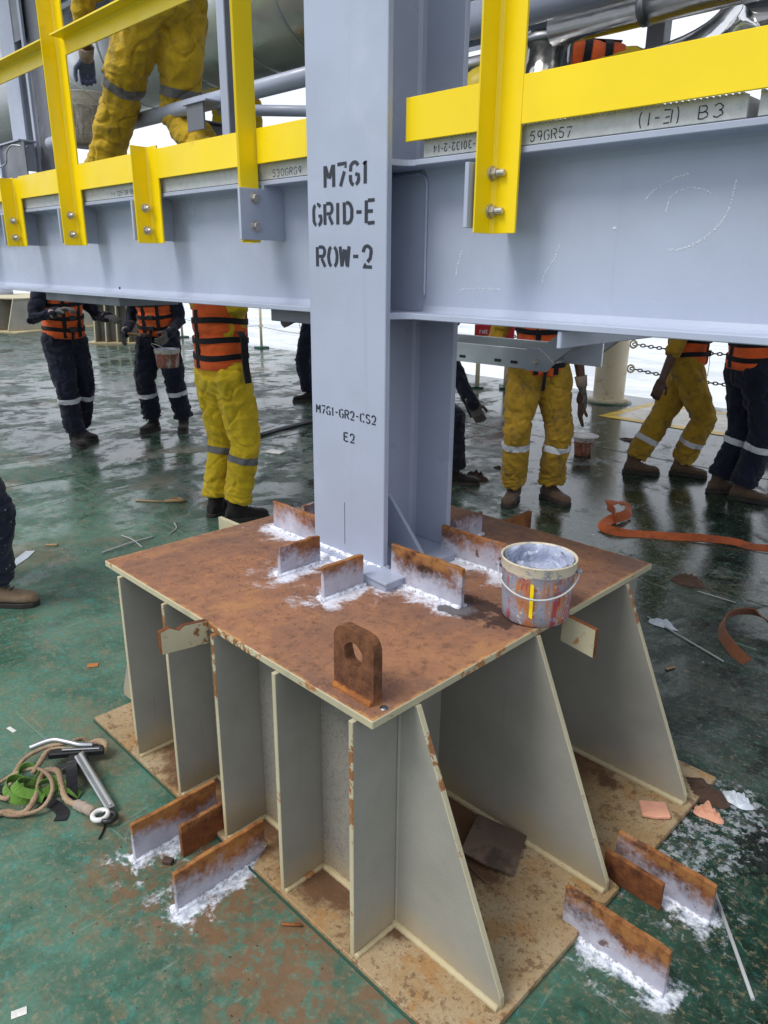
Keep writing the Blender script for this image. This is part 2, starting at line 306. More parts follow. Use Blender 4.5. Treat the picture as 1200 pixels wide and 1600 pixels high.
cloth('boot_leather', (.10, .065, .042), (.2, .17, .13), .4); cloth('boot_dark', (.022, .018, .017)); cloth('boot_tan', (.23, .16, .10), None, .4)
paint('boot_sole', (.03, .025, .022), .7); paint('skin', (.085, .042, .027), .55, .1); paint('hat_white', (.75, .75, .72), .3); paint('hat_yellow', (.8, .6, .05), .3)
paint('eye_white', (.7, .68, .64), .25); paint('hair_black', (.01, .009, .008), .8); paint('lip', (.12, .045, .035), .5)
paint('black_plastic', (.018, .018, .02), .4); paint('wood_chip', (.40, .26, .13), .8, .2); paint('stick_grey', (.40, .42, .42), .6, .1); paint('black_hose', (.012, .016, .026), .35)
paint('plastic_film', (.52, .58, .66), .3, .1); paint('orange_chip', (.42, .16, .04), .7); paint('brown_plate', (.085, .055, .04), .75, .3, .3, dirt=(.03, .02, .016), dirt_lo=.5, dirt_hi=.6)
paint('rubber_green', (.02, .05, .03), .5); paint('brass', (.5, .33, .12), .35, metal=1)

# ------------------------------------------------------------------ mesh helpers
def setp(o, label=None, cat=None, group=None, kind=None):
    if label: o['label'] = label
    if cat: o['category'] = cat
    if group: o['group'] = group
    if kind: o['kind'] = kind
    return o
def empty(name, loc=(0, 0, 0), rz=0, **k):
    o = bpy.data.objects.new(name, None); o.empty_display_size = .1; o.location = loc; o.rotation_euler = (0, 0, rz); col.objects.link(o); return setp(o, **k)
def link_mesh(name, me, mats, parent=None, loc=None, rot=None, **k):
    o = bpy.data.objects.new(name, me); col.objects.link(o)
    for m in (mats if isinstance(mats, (list, tuple)) else [mats]): me.materials.append(M[m])
    if parent: o.parent = parent
    if loc is not None: o.location = loc
    if rot is not None: o.rotation_euler = rot
    return setp(o, **k)
class MB:
    """collects shapes of one object"""
    def __init__(s): s.v = []; s.f = []; s.m = []; s.sm = []
    def add(s, vs, fs, mi=0, smooth=False):
        o = len(s.v); s.v += [tuple(v) for v in vs]
        for i, f in enumerate(fs):
            s.f.append(tuple(o + j for j in f)); s.m.append(mi[i] if isinstance(mi, list) else mi); s.sm.append(smooth)
        return s
    def bm(s, b, mi=None, smooth=False):
        b.verts.index_update(); s.add([v.co[:] for v in b.verts], [[v.index for v in f.verts] for f in b.faces], [f.material_index if mi is None else mi for f in b.faces], smooth); b.free(); return s
    def box(s, x0, y0, z0, x1, y1, z1, bev=.0015, mi=0):
        b = bmesh.new(); bmesh.ops.create_cube(b, size=1)
        for v in b.verts: v.co = Vector(((x0 + x1) / 2 + v.co.x * (x1 - x0), (y0 + y1) / 2 + v.co.y * (y1 - y0), (z0 + z1) / 2 + v.co.z * (z1 - z0)))
        if bev: bmesh.ops.bevel(b, geom=b.edges[:], offset=min(bev, .3 * min(abs(x1 - x0), abs(y1 - y0), abs(z1 - z0))), segments=1, affect='EDGES')
        return s.bm(b, mi)
    def prism(s, pts, plane, a, b_, bev=.0012, mi=0, side=None):
        """pts 2-D outline in plane 'XZ','YZ' or 'XY', extruded a..b along the third axis"""
        def P(p, t): return {'XZ': (p[0], t, p[1]), 'YZ': (t, p[0], p[1]), 'XY': (p[0], p[1], t)}[plane]
        b = bmesh.new(); lo = [b.verts.new(P(p, a)) for p in pts]; hi = [b.verts.new(P(p, b_)) for p in pts]
        f1 = b.faces.new(lo); f2 = b.faces.new(hi); n_ = len(pts); f1.material_index = f2.material_index = mi
        for i in range(n_):
            f = b.faces.new((lo[i], lo[(i + 1) % n_], hi[(i + 1) % n_], hi[i])); f.material_index = mi if side is None else side
        bmesh.ops.recalc_face_normals(b, faces=b.faces[:])
        if bev: bmesh.ops.bevel(b, geom=b.edges[:], offset=bev, segments=1, affect='EDGES', material=-1)
        return s.bm(b)
    def tube(s, pts, r, seg=10, cap=True, mi=0, smooth=True, closed=False):
        pts = [Vector(p) for p in pts]; n_ = len(pts); rs = r if isinstance(r, (list, tuple)) else [r] * n_
        vs, fs = [], []; up = None
        for i, p in enumerate(pts):
            a = pts[i - 1] if (i or closed) else p; b = pts[(i + 1) % n_] if (i < n_ - 1 or closed) else p
            t = (b - a).normalized()
            if up is None: up = t.orthogonal().normalized()
            up = (up - t * up.dot(t)).normalized(); w = t.cross(up)
            for k in range(seg):
                an = 2 * math.pi * k / seg; vs.append(p + (up * math.cos(an) + w * math.sin(an)) * rs[i])
        for i in range(n_ if closed else n_ - 1):
            j = (i + 1) % n_
            for k in range(seg): fs.append((i * seg + k, i * seg + (k + 1) % seg, j * seg + (k + 1) % seg, j * seg + k))
        s.add(vs, fs, mi, smooth)
        if cap and not closed: s.add(vs[:seg], [tuple(range(seg))[::-1]], mi); s.add(vs[-seg:], [tuple(range(seg))], mi)
        return s
    def lathe(s, prof, c=(0, 0, 0), seg=32, mi=0, smooth=True):
        vs, fs = [], []
        for r_, z_ in prof:
            for k in range(seg):
                an = 2 * math.pi * k / seg; vs.append((c[0] + r_ * math.cos(an), c[1] + r_ * math.sin(an), c[2] + z_))
        for i in range(len(prof) - 1):
            for k in range(seg): fs.append((i * seg + k, i * seg + (k + 1) % seg, (i + 1) * seg + (k + 1) % seg, (i + 1) * seg + k))
        return s.add(vs, fs, mi, smooth)
    def ribbon(s, pts, w, t, up=(0, 0, 1), mi=0):
        """flat strap: pts centre line, w width across, t thickness; up may be a list of normals"""
        pts = [Vector(p) for p in pts]; vs, fs = [], []; n_ = len(pts)
        for i, p in enumerate(pts):
            tg = (pts[min(i + 1, n_ - 1)] - pts[max(i - 1, 0)]).normalized(); u = Vector(up[i] if isinstance(up, list) else up)
            u = (u - tg * u.dot(tg)).normalized(); sd = tg.cross(u)
            for a, b in ((-1, -1), (1, -1), (1, 1), (-1, 1)): vs.append(p + sd * a * w / 2 + u * b * t / 2)
        for i in range(n_ - 1):
            for k in range(4): fs.append((i * 4 + k, i * 4 + (k + 1) % 4, i * 4 + 4 + (k + 1) % 4, i * 4 + 4 + k))
        fs += [(0, 1, 2, 3), tuple(len(vs) - 4 + k for k in (3, 2, 1, 0))]
        return s.add(vs, fs, mi)
    def build(s, name, mats, parent=None, loc=None, rot=None, **k):
        me = bpy.data.meshes.new(name); me.from_pydata(s.v, [], s.f); me.update()
        me.polygons.foreach_set('material_index', s.m); me.polygons.foreach_set('use_smooth', s.sm)
        b = bmesh.new(); b.from_mesh(me); bmesh.ops.remove_doubles(b, verts=b.verts[:], dist=1e-6) if any(s.sm) else None
        bmesh.ops.recalc_face_normals(b, faces=b.faces[:]); b.to_mesh(me); b.free()
        return link_mesh(name, me, mats, parent, loc, rot, **k)
def smooth_path(pts, n_=6):
    pts = [Vector(p) for p in pts]; out = []
    for i in range(len(pts) - 1):
        p0, p1, p2, p3 = pts[max(i - 1, 0)], pts[i], pts[i + 1], pts[min(i + 2, len(pts) - 1)]
        for k in range(n_):
            t = k / n_; out.append(.5 * ((2 * p1) + (p2 - p0) * t + (2 * p0 - 5 * p1 + 4 * p2 - p3) * t * t + (3 * p1 - p0 - 3 * p2 + p3) * t ** 3))
    return out + [pts[-1]]
def weld(name, a, b, r, parent, mat='weld_white', lump=.35, loc=None, rot=None):
    """lumpy bead from a to b"""
    a, b = Vector(a), Vector(b); n_ = max(6, int((b - a).length / .008)); pts = [a.lerp(b, i / n_) for i in range(n_ + 1)]
    rs = [r * (1 + lump * math.sin(i * 1.9) * .4 + random.uniform(-lump, lump) * .6) for i in range(n_ + 1)]
    return MB().tube(pts, rs, 7).build(name, mat, parent, loc, rot)

# ------------------------------------------------------------------ stroke lettering
def arc(cx, cy, rx, ry, a0, a1, n_=8): return [(cx + rx * math.cos(R(a0 + (a1 - a0) * i / n_)), cy + ry * math.sin(R(a0 + (a1 - a0) * i / n_))) for i in range(n_ + 1)]
GL = {
 'M': [[(.0, 0), (.0, 1)], [(.08, .98), (.42, .42)], [(.5, .40), (.88, .98)], [(.97, 1), (.97, 0)]],
 '7': [[(.05, 1), (.95, 1), (.86, .82)], [(.80, .66), (.36, 0)]],
 '6': [arc(.5, .72, .42, .28, 30, 150, 6) + [(.08, .62)], [(.08, .45), (.08, .3)] + arc(.5, .28, .42, .28, 190, 255, 5), arc(.5, .28, .42, .28, 290, 360, 5) + [(.92, .42), (.60, .48)]],
 '1': [[(.15, .85), (.45, 1), (.45, 0)]],
 'G': [arc(.5, .72, .45, .28, 35, 95, 5), arc(.5, .72, .45, .28, 120, 180, 4) + arc(.5, .28, .45, .28, 180, 250, 5), arc(.5, .28, .45, .28, 285, 355, 5) + [(.95, .44), (.62, .44)]],
 'R': [[(.05, 0), (.05, 1)], [(.22, 1), (.6, 1)] + arc(.6, .76, .32, .24, 90, -90, 8) + [(.26, .52)], [(.55, .42), (.95, 0)]],
 'I': [[(.4, 0), (.4, 1)]],
 'D': [[(.08, 0), (.08, 1)], [(.28, .96), (.5, .96)] + arc(.48, .56, .44, .40, 80, 0, 6) + [(.92, .44)] + arc(.48, .44, .44, .40, 0, -80, 6) + [(.28, .04)]],
 '-': [[(.1, .52), (.85, .52)]],
 'E': [[(.05, 0), (.05, 1)], [(.2, 1), (.9, 1)], [(.2, .52), (.75, .52)], [(.2, 0), (.92, 0)]],
 'O': [arc(.42, .5, .40, .5, 105, 255, 10), arc(.58, .5, .40, .5, 75, -75, 10)],
 'W': [[(.0, 1), (.16, .0)], [(.22, .06), (.46, .86)], [(.54, .86), (.72, .06)], [(.8, .0), (.98, 1)]],
 '2': [[(.05, .72)] + arc(.48, .70, .42, .30, 165, 10, 8) + [(.78, .42), (.5, .24)], [(.36, .13), (.05, 0), (.95, 0)]],
 'C': [arc(.5, .72, .45, .28, 30, 95, 5), arc(.5, .72, .45, .28, 120, 180, 4) + arc(.5, .28, .45, .28, 180, 250, 5), arc(.5, .28, .45, .28, 285, 335, 4)],
 'S': [arc(.5, .75, .42, .25, 25, 200, 8) + [(.2, .6), (.42, .52)], [(.58, .48), (.85, .38)] + arc(.5, .25, .42, .25, 10, -155, 8)],
 '5': [[(.9, 1), (.2, 1), (.12, .58)] + arc(.45, .32, .42, .32, 110, -150, 9)], '9': [arc(.5, .7, .38, .3, 0, 360, 10), [(.88, .7), (.7, 0)]],
 '3': [arc(.42, .75, .38, .25, 150, -80, 8), arc(.42, .27, .42, .27, 80, -150, 8)], '0': [arc(.5, .5, .4, .5, 0, 360, 12)], 'B': [[(.1, 0), (.1, 1), (.5, 1)] + arc(.5, .76, .32, .24, 90, -90, 6) + [(.1, .52)], [(.5, .52)] + arc(.5, .26, .4, .26, 90, -90, 6) + [(.1, 0)]],
 '(': [arc(1.2, .5, 1.1, .75, 125, 235, 6)], ')': [arc(-.2, .5, 1.1, .75, 55, -55, 6)], 'T': [[(0, 1), (1, 1)], [(.5, 1), (.5, 0)]], 'F': [[(.05, 0), (.05, 1), (.9, 1)], [(.05, .52), (.7, .52)]],
 '4': [[(.75, 0), (.75, 1), (.05, .3), (.98, .3)]], 'H': [[(.05, 0), (.05, 1)], [(.95, 0), (.95, 1)], [(.05, .5), (.95, .5)]], 'X': [[(0, 0), (1, 1)], [(0, 1), (1, 0)]], 'P': [[(.05, 0), (.05, 1), (.6, 1)] + arc(.6, .75, .32, .25, 90, -90, 6) + [(.05, .5)]], 'N': [[(0, 0), (0, 1), (1, 0), (1, 1)]],
}
def lettering(text, org, right, up, h, w, gap, th, lift=.0006, jitter=0., an=(1., 1.)):
    """flat strokes lying on a face; org = lower left corner, right/up = unit directions on the face"""
    org, right, up = Vector(org), Vector(right), Vector(up); nrm = right.cross(up).normalized(); mb = MB(); x = 0; k = 0; ax_, az_ = an
    for ch in text:
        if ch == ' ': x += w; continue
        cw = w * (.55 if ch in 'I1' else .75 if ch == '-' else .5 if ch in '()' else 1)
        for st in GL[ch]:
            pts = [(x + p[0] * cw + random.uniform(-jitter, jitter) * h, p[1] * h + random.uniform(-jitter, jitter) * h) for p in st]; k += 1
            vs = []; off = lift + (k % 5) * .00008
            for i, p in enumerate(pts):
                a = Vector(pts[max(i - 1, 0)]); b = Vector(pts[min(i + 1, len(pts) - 1)]); d = (b - a).normalized(); q = Vector((-d.y, d.x)) * th / 2
                for sgn in (1, -1): vs.append(org + right * (p[0] + q.x * sgn * ax_) + up * (p[1] + q.y * sgn * az_) + nrm * off)
            mb.add(vs, [(2 * i, 2 * i + 1, 2 * i + 3, 2 * i + 2) for i in range(len(pts) - 1)])
        x += cw + gap
    return mb

exec_parts = []
# ================================================================== SETTING: deck and sea
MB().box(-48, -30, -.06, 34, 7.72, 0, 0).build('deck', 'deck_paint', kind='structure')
MB().box(-48, 7.60, -6.2, 34, 7.715, -.061, 0).build('hull_side', 'dark_grey_paint', kind='structure')
MB().add([(-6000, -2000, -6), (6000, -2000, -6), (6000, 6000, -6), (-6000, 6000, -6)], [(0, 1, 2, 3)]).build('sea', 'sea_water', kind='structure')
deck = bpy.data.objects['deck']
for a, b in (((-48, .64, 0), (-.63, .64, 0)), ((-48, 4.7, 0), (34, 4.7, 0)), ((-4.2, -30, 0), (-4.2, 7.6, 0)), ((.95, .66, 0), (34, 3.0, 0)), ((-1.2, 2.2, 0), (8, 2.2, 0))):
    MB().tube([Vector(a).lerp(Vector(b), i / 60) + Vector((0, 0, random.uniform(-.0035, -.0015))) for i in range(61)], .006, 6).build('weld_seam', 'deck_paint', deck)
mk = empty('deck_marking', (-2.62, 6.1, 0), kind='structure')
MB().box(-2.62, 6.10, .003, -.2, 6.25, .006, 0).box(-2.62, 6.252, .003, -2.5, 7.4, .006, 0).box(-2.498, 7.28, .003, -.2, 7.4, .006, 0).build('marking_border', 'deck_marking').parent = mk
MB().box(-2.497, 6.253, .002, -.2, 7.277, .005, 0).build('marking_infill', 'deck_marking_pale').parent = mk
for c_ in mk.children: c_.location = (2.62, -6.1, 0)
def wloc(o):
    v = Vector((0, 0, 0))
    while o: v += o.location; o = o.parent
    return v
def W(mb, name, mats, parent, **k):
    """part modelled in world coordinates under an (unrotated) parent"""
    return mb.build(name, mats, parent, tuple(-wloc(parent)), **k)
def Wweld(a, b, r, parent, mat='weld_white', lump=.35):
    return weld('weld_bead', a, b, r, parent, mat, lump, tuple(-wloc(parent)))

# ================================================================== PEDESTAL
ped = empty('steel_pedestal', (0, 0, 0), label='grey-green ribbed steel pedestal with rusty brown top plate under the lettered column', cat='pedestal')
TT = .020
TE = .6183; TN = .6297
b_ = MB(); b_.prism([(-TE, -TN), (TE, -TN), (TE, TN), (-TE, TN)], 'XY', TOPZ - TT, TOPZ, .002, 0, 1)
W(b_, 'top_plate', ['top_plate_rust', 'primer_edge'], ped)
ZB = .02
out = [(-.83, -.6475), (-.165, -.6475), (-.165, -.575), (-.045, -.575), (-.045, -.6475), (.062, -.6475), (.062, -.575), (.16, -.575), (.16, -.6475), (.9138, -.6475), (.9138, -.175), (.852, -.175), (.852, -.09), (.852, .0), (.9138, .0), (.9138, .03), (.852, .03), (.852, .13), (.9138, .13), (.9138, .66), (-.83, .66)]
out = [(-.83, -.6475), (-.235, -.6475), (-.10, -.560), (-.045, -.560), (-.045, -.6475), (.045, -.6475), (.045, -.560), (.118, -.560), (.165, -.6475), (.9138, -.6475), (.9138, -.19), (.86, -.155), (.86, -.085), (.9138, -.06), (.9138, .015), (.862, .03), (.862, .128), (.9138, .14), (.9138, .66), (-.83, .66)]
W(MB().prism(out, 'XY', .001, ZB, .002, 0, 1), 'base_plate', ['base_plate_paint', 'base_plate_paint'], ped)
W(MB().box(-.832, -.652, 0, .916, -.648, .008, .001), 'green_edge_strip', 'green_paint', ped)
ribs = [-.5013, -.2301, .0276, .2953, .5691]
Z1 = TOPZ - TT
for i, x in enumerate(ribs):
    W(MB().prism([(-.6412, ZB), (-.5005, ZB), (-.5005, Z1), (-.6412, Z1)], 'YZ', x - .014, x, .0015, 0, 1), 'rib', ['primer_grey', 'primer_edge'], ped)
    W(MB().prism([(.6412, ZB), (.47, ZB), (.47, Z1), (.6412, Z1)], 'YZ', x - .014, x, .0015, 0, 1), 'rib', ['primer_grey', 'primer_edge'], ped)
    Wweld((x + .004, -.640, ZB + .002), (x + .004, -.50, ZB + .002), .008, ped, 'primer_edge', .12)
    Wweld((x + .003, -.498, ZB), (x + .003, -.498, Z1), .005, ped, 'primer_grey', .05)
def gusset(y, t=.016):
    p = [(-.8972, ZB), (.8972, ZB), (.897, ZB + .03), (.6238, Z1 - .0), (-.6238, Z1), (-.897, ZB + .03)]
    return MB().prism(p, 'XZ', y, y + t, .0015, 0, 1)
for y in (-.4985, -.0301, .4542):
    W(gusset(y), 'gusset', ['primer_grey', 'primer_edge'], ped)
    Wweld((.30, y - .003, ZB + .003), (.895, y - .003, ZB + .003), .010, ped, 'primer_edge', .12)
for i in range(4):   # speckled web panels between the ribs
    W(MB().box(ribs[i] + .002, -.5035, ZB + .001, ribs[i + 1] - .016, -.4995, Z1 - .001, 0), 'web_panel', 'primer_speckled', ped)
    Wweld((ribs[i] + .01, -.507, ZB + .003), (ribs[i + 1] - .02, -.507, ZB + .003), .009, ped, 'primer_edge', .12)
W(MB().box(-.62, -.5, ZB, -.515, -.4995, Z1, 0), 'web_panel', 'primer_speckled', ped)
for sx in (.29, -.304):
    W(MB().box(sx, -.482, ZB, sx + .014, -.031, Z1, 0), 'inner_web', 'primer_grey', ped)
    W(MB().box(sx, -.013, ZB, sx + .014, .4535, Z1, 0), 'inner_web', 'primer_grey', ped)
# tabs sticking out under the plate
def ragged(x0, x1, n_=7, z0=.66, z1=.735):
    pts = [(x0, z0), (x1, z0), (x1, z1)]
    return pts + [(x1 + (x0 - x1) * (i + 1) / (n_ + 1), z1 - random.uniform(.0, .028)) for i in range(n_)] + [(x0, z1 - .008)]
W(MB().prism([(-.768, .655), (-.6305, .638), (-.6305, .705), (-.70, .715), (-.715, .706), (-.74, .722), (-.768, .718)], 'YZ', -.026, -.010, .001, 0, 1), 'edge_tab', ['primer_edge', 'rust'], ped, label='torn rusty tab under the left edge')
W(MB().prism([(.619, .618), (.722, .604), (.722, .688), (.619, .700)], 'XZ', .096, .112, .001, 0, 1), 'edge_tab', ['primer_edge', 'rust'], ped)
W(MB().prism([(-.76, .62), (-.619, .62), (-.619, .69), (-.76, .69)], 'XZ', -.115, -.10, .001, 0, 1), 'edge_tab', ['primer_edge', 'primer_edge'], ped)
W(MB().prism([(.6305, .62), (.82, .62), (.82, .69), (.6305, .69)], 'YZ', .01, .026, .001, 0, 1), 'edge_tab', ['rust', 'rust'], ped)
# lifting lug
def lug_mesh(w=.128, h=.158, t=.026, hr=.029, hz=.100):
    b = bmesh.new(); n_ = 40; o1, i1 = [], []
    def outer(an):
        dx, dz = math.cos(an), math.sin(an); hw, up_, dn = w / 2, h - hz, hz; r_ = .035
        k = min((hw / abs(dx)) if abs(dx) > 1e-6 else 9, ((up_ if dz > 0 else dn) / abs(dz)) if abs(dz) > 1e-6 else 9)
        X, Z = dx * k, dz * k
        if Z > 0 and abs(X) > hw - r_ and Z > up_ - r_:
            cx, cz = math.copysign(hw - r_, X), up_ - r_; B = cx * dx + cz * dz; C_ = cx * cx + cz * cz - r_ * r_; k = B + math.sqrt(max(B * B - C_, 0)); X, Z = dx * k, dz * k
        return X, Z
    angs = sorted(set([2 * math.pi * k / n_ for k in range(n_)] + [math.atan2(-hz, w / 2) % (2 * math.pi), math.atan2(-hz, -w / 2) % (2 * math.pi)]))
    rings = []
    for y in (0, t):
        rings.append([[b.verts.new((hr * math.cos(a) * (1 + .06 * math.sin(5 * a)), y, hz + hr * math.sin(a))) for a in angs], [b.verts.new((outer(a)[0], y, hz + outer(a)[1])) for a in angs]])
    m_ = len(angs)
    for k in range(m_):
        j = (k + 1) % m_
        b.faces.new((rings[0][0][k], rings[0][0][j], rings[0][1][j], rings[0][1][k])); b.faces.new((rings[1][0][k], rings[1][1][k], rings[1][1][j], rings[1][0][j]))
        b.faces.new((rings[0][1][k], rings[0][1][j], rings[1][1][j], rings[1][1][k])); b.faces.new((rings[0][0][k], rings[1][0][k], rings[1][0][j], rings[0][0][j]))
    bmesh.ops.recalc_face_normals(b, faces=b.faces[:]); return MB().bm(b, 0)
lug_mesh().build('lifting_lug', 'rust_dark', ped, (.514, -.588, TOPZ), (0, 0, 0), label='rusty lifting lug with round eye')
Wweld((.452, -.59, TOPZ + .002), (.576, -.59, TOPZ + .002), .008, ped, 'rust')
W(MB().lathe([(0, .003), (.007, .003), (.010, .0005)], (.598, -.575, TOPZ), 12), 'weld_spot', 'galvanised_dark', ped)
# stop plates standing on the top plate
def bar(name, L, H, T_, parent, loc, rz, spray=True, tilt=0, bite=True, **k):
    top = [(L, H - random.uniform(0, .004))]; m_ = 9
    top += [(L * (1 - i / m_), H + random.uniform(-.0022, .0022)) for i in range(1, m_)] + [(0, H)]
    o = MB().prism([(0, 0), (L, 0)] + top, 'XZ', 0, T_, .0015).build(name, 'rust_bar_sprayed' if spray else 'rust_bar_plain', parent, loc, (tilt, 0, rz), **k)
    if spray:
        for yy in (-.004, T_ + .004): weld('weld_bead', (-.012, yy, .001), (L + .002, yy, .001), .0075, o, 'weld_white', .25)
        weld('weld_bead', (-.006, -.004, .001), (-.006, T_ + .004, .001), .008, o, 'weld_white', .25)
    return o
hts = [.10, .092, .098, .118, .10, .085, .07]
for (ax, x0, y0, L), h_ in zip(CLIPS, hts):
    bar('stop_plate', L, h_, .014, ped, (x0 + (.014 if ax == 'Y' else 0), y0, TOPZ), R(90) if ax == 'Y' else 0)
bar('stop_plate', .16, .095, .014, ped, (-.33, .36, TOPZ), 0); bar('stop_plate', .15, .08, .014, ped, (-.12, .33, TOPZ), R(90))

# stop bars welded on the deck (things of their own)
def floorbar(L, H, loc, rz, spray, lab, tilt=0):
    t = empty('steel_stop_bar', loc, label=lab, cat='steel bar', group='stop bars welded to the deck')
    o = bar('bar_plate', L, H, .014, t, (0, 0, 0), rz, spray, tilt)
    return t
floorbar(.27, .122, (-.10, -.862, 0), R(90), True, 'sprayed rusty bar, longest-running one farthest left below the table edge')
floorbar(.155, .106, (-.016, -.76, 0), R(90), False, 'short bare rusty bar between the two white-sprayed bars left of the pedestal')
floorbar(.28, .120, (.137, -.866, 0), R(90), True, 'sprayed rusty bar nearest the camera on the left side, paint halo at its foot')
floorbar(.272, .128, (.862, -.186, 0), 0, True, 'sprayed rusty bar at the right corner of the base plate, nearest the bottom edge')
floorbar(.165, .088, (.853, .035, 0), 0, False, 'short bare dark rusty bar in the middle of the right group')
floorbar(.27, .118, (.856, .092, 0), 0, True, 'sprayed rusty bar at the far side of the right group, beside the thin rod')

# ================================================================== COLUMN
colm = empty('steel_column', (-.074, .085, TOPZ), label='blue-grey painted steel H column stencilled GRID-E ROW-2 standing on the pedestal', cat='column')
S = 'blue_grey_paint'; TF = .020; X0, X1, Y0, Y1 = -.2366, .0888, -.072, .2425; ZC = TOPZ + .022; ZT = 4.38; YC = .085; XC = -.074
W(MB().box(X0, Y0, ZC, X1, Y0 + TF, ZT, .002), 'front_flange', S, colm)
W(MB().box(X0, Y1 - TF, ZC, X1, Y1, ZT, .002), 'rear_flange', S, colm)
W(MB().box(XC - .007, Y0 + TF - .001, ZC, XC + .007, Y1 - TF + .001, ZT, 0), 'column_web', S, colm)
for yy, s_ in ((Y0 + TF, 1), (Y1 - TF, -1)):   # root fillets
    W(MB().prism([(XC + .007, yy), (XC + .024, yy), (XC + .013, yy + s_ * .006), (XC + .007, yy + s_ * .018)], 'XY', ZC, ZT, 0), 'root_fillet', S, colm)
W(MB().prism([(-.28, -.10), (.05, -.10), (.05, -.150), (.178, -.150), (.178, -.06), (.155, -.05), (.155, .26), (-.28, .26)], 'XY', TOPZ + .0005, ZC, .0015), 'foot_plate', S, colm)
W(MB().prism([(.05, -.150), (.186, -.158), (.186, -.066), (.05, -.07)], 'XY', TOPZ + .0225, TOPZ + .030, .0015), 'foot_pad', S, colm)
Wweld((X0, Y0 - .006, ZC + .002), (X1, Y0 - .006, ZC + .002), .009, colm, 'weld_white', .08)
Wweld((-.27, -.104, TOPZ + .006), (.045, -.104, TOPZ + .006), .012, colm, 'weld_white', .12)
Wweld((X1 + .003, Y0, ZC + .002), (X1 + .003, Y0 + TF, ZC + .002), .008, colm, S, .2)
W(MB().prism([(XC + .007, ZC), (.11, ZC), (.11, ZC + .018), (XC + .03, .905), (XC + .007, .905)], 'XZ', YC - .008, YC + .006, .001), 'foot_stiffener', S, colm)
# continuity stiffeners with rounded throats
for z0, z1 in ((1.462, 1.480), (1.852, 1.867)):
    pts = [(XC + .007, Y0 + TF), (X1, Y0 + TF)] + [(X1 + .05 * (1 - math.cos(a)), Y0 + TF + .045 * math.sin(a) + .0) for a in [R(15 * i) for i in range(1, 7)]]
    pts = [(XC + .007, Y0 + TF), (X1 - .002, Y0 + .002)] + [(X1 + .035 * (1 - math.cos(R(a))), Y0 + .002 + .068 * math.sin(R(a))) for a in range(15, 91, 15)] + [(X1 + .035, Y1 - .045), (X1 - .002, Y1 - TF), (XC + .007, Y1 - TF)]
    W(MB().prism(pts, 'XY', z0, z1, .001), 'continuity_plate', S, colm)
    W(MB().prism([(XC - .007, Y0 + TF), (X0, Y0 + TF), (X0, Y1 - TF), (XC - .007, Y1 - TF)], 'XY', z0, z1, .001), 'continuity_plate', S, colm)
W(MB().box(XC + .0075, YC - .005, 1.4805, .092, YC + .005, 1.8515, 0), 'panel_plate', S, colm)
zz0, zz1 = 1.492, 1.842; rr = .03
wp = [(.097, YC - .010, zz0 + rr)] + [(.097, YC - .010, zz0 + rr + (zz1 - zz0 - 2 * rr) * i / 30) for i in range(1, 30)] + [(.097 - rr * (1 - math.cos(R(a))), YC - .010, zz1 - rr + rr * math.sin(R(a))) for a in range(0, 91, 15)] + [(.03, YC - .01, zz1), (XC + .02, YC - .01, zz1)]
W(MB().tube(wp, [.0045 + random.uniform(-.0008, .0008) for _ in wp], 7), 'weld_bead', S, colm)
wp = [(.097, YC - .010, zz0 + rr)] + [(.097 - rr * (1 - math.cos(R(a))), YC - .010, zz0 + rr - rr * math.sin(R(a))) for a in range(0, 91, 15)] + [(XC + .02, YC - .01, zz0)]
W(MB().tube(wp, .0045, 7), 'weld_bead', S, colm)
wp = [(X1 - .012, Y0 + TF + .004, 1.50 + i * .01) for i in range(34)]
W(MB().tube(wp, [random.uniform(.003, .006) for _ in wp], 6), 'weld_bead', 'galvanised_dark', colm)
W(MB().box(-.0865, Y0 - .0007, .755, -.085, Y0 + .001, .895, 0), 'scribe_line', 'black_ink', colm)
# stencils
rx, uz = (1, 0, 0), (0, 0, 1)
def sten(t, x0, z0, h_, W_, th):
    units = sum(.55 if c_ in 'I1' else .75 if c_ == '-' else 1 for c_ in t) + .34 * (len(t) - 1); w_ = W_ / units
    W(lettering(t, (x0, Y0 - .0002, z0), rx, uz, h_, w_, w_ * .34, th, jitter=.012, an=(1.2, .85)), 'stencil_lettering', 'black_ink', colm)
sten('M761', -.157, 1.811, .056, .176, .0105)
sten('GRID-E', -.211, 1.713, .056, .258, .0105)
sten('ROW-2', -.198, 1.600, .054, .234, .0105)
sten('M761-GR2-CS2', -.214, 1.164, .025, .268, .0046)
sten('E2', -.086, 1.094, .026, .048, .0052)

# ================================================================== BEAMS
def beam(name, x0, x1, zb, zt, lab):
    t = empty(name, ((x0 + x1) / 2, YC, zb), label=lab, cat='beam')
    W(MB().box(x0, -.002, zt - .0145, x1, .172, zt, .002), 'top_flange', S, t)
    W(MB().box(x0, -.002, zb, x1, .172, zb + .0165, .002), 'bottom_flange', S, t)
    W(MB().box(x0, YC - .006, zb + .0165, x1, YC + .006, zt - .0145, 0), 'beam_web', S, t)
    for zz, s_ in ((zb + .0165, 1), (zt - .0145, -1)):
        W(MB().prism([(YC - .006, zz), (YC - .022, zz), (YC - .011, zz + s_ * .006), (YC - .006, zz + s_ * .018)], 'YZ', x0, x1, 0), 'root_fillet', S, t)
    return t
bR = beam('steel_beam', .0925, 4.6, 1.462, 1.867, 'blue-grey painted steel beam right of the column with faint chalk arcs')
bL = beam('steel_beam', -9.5, X0 - .002, 1.461, 1.860, 'blue-grey painted steel beam left of the column under the long yellow railing')
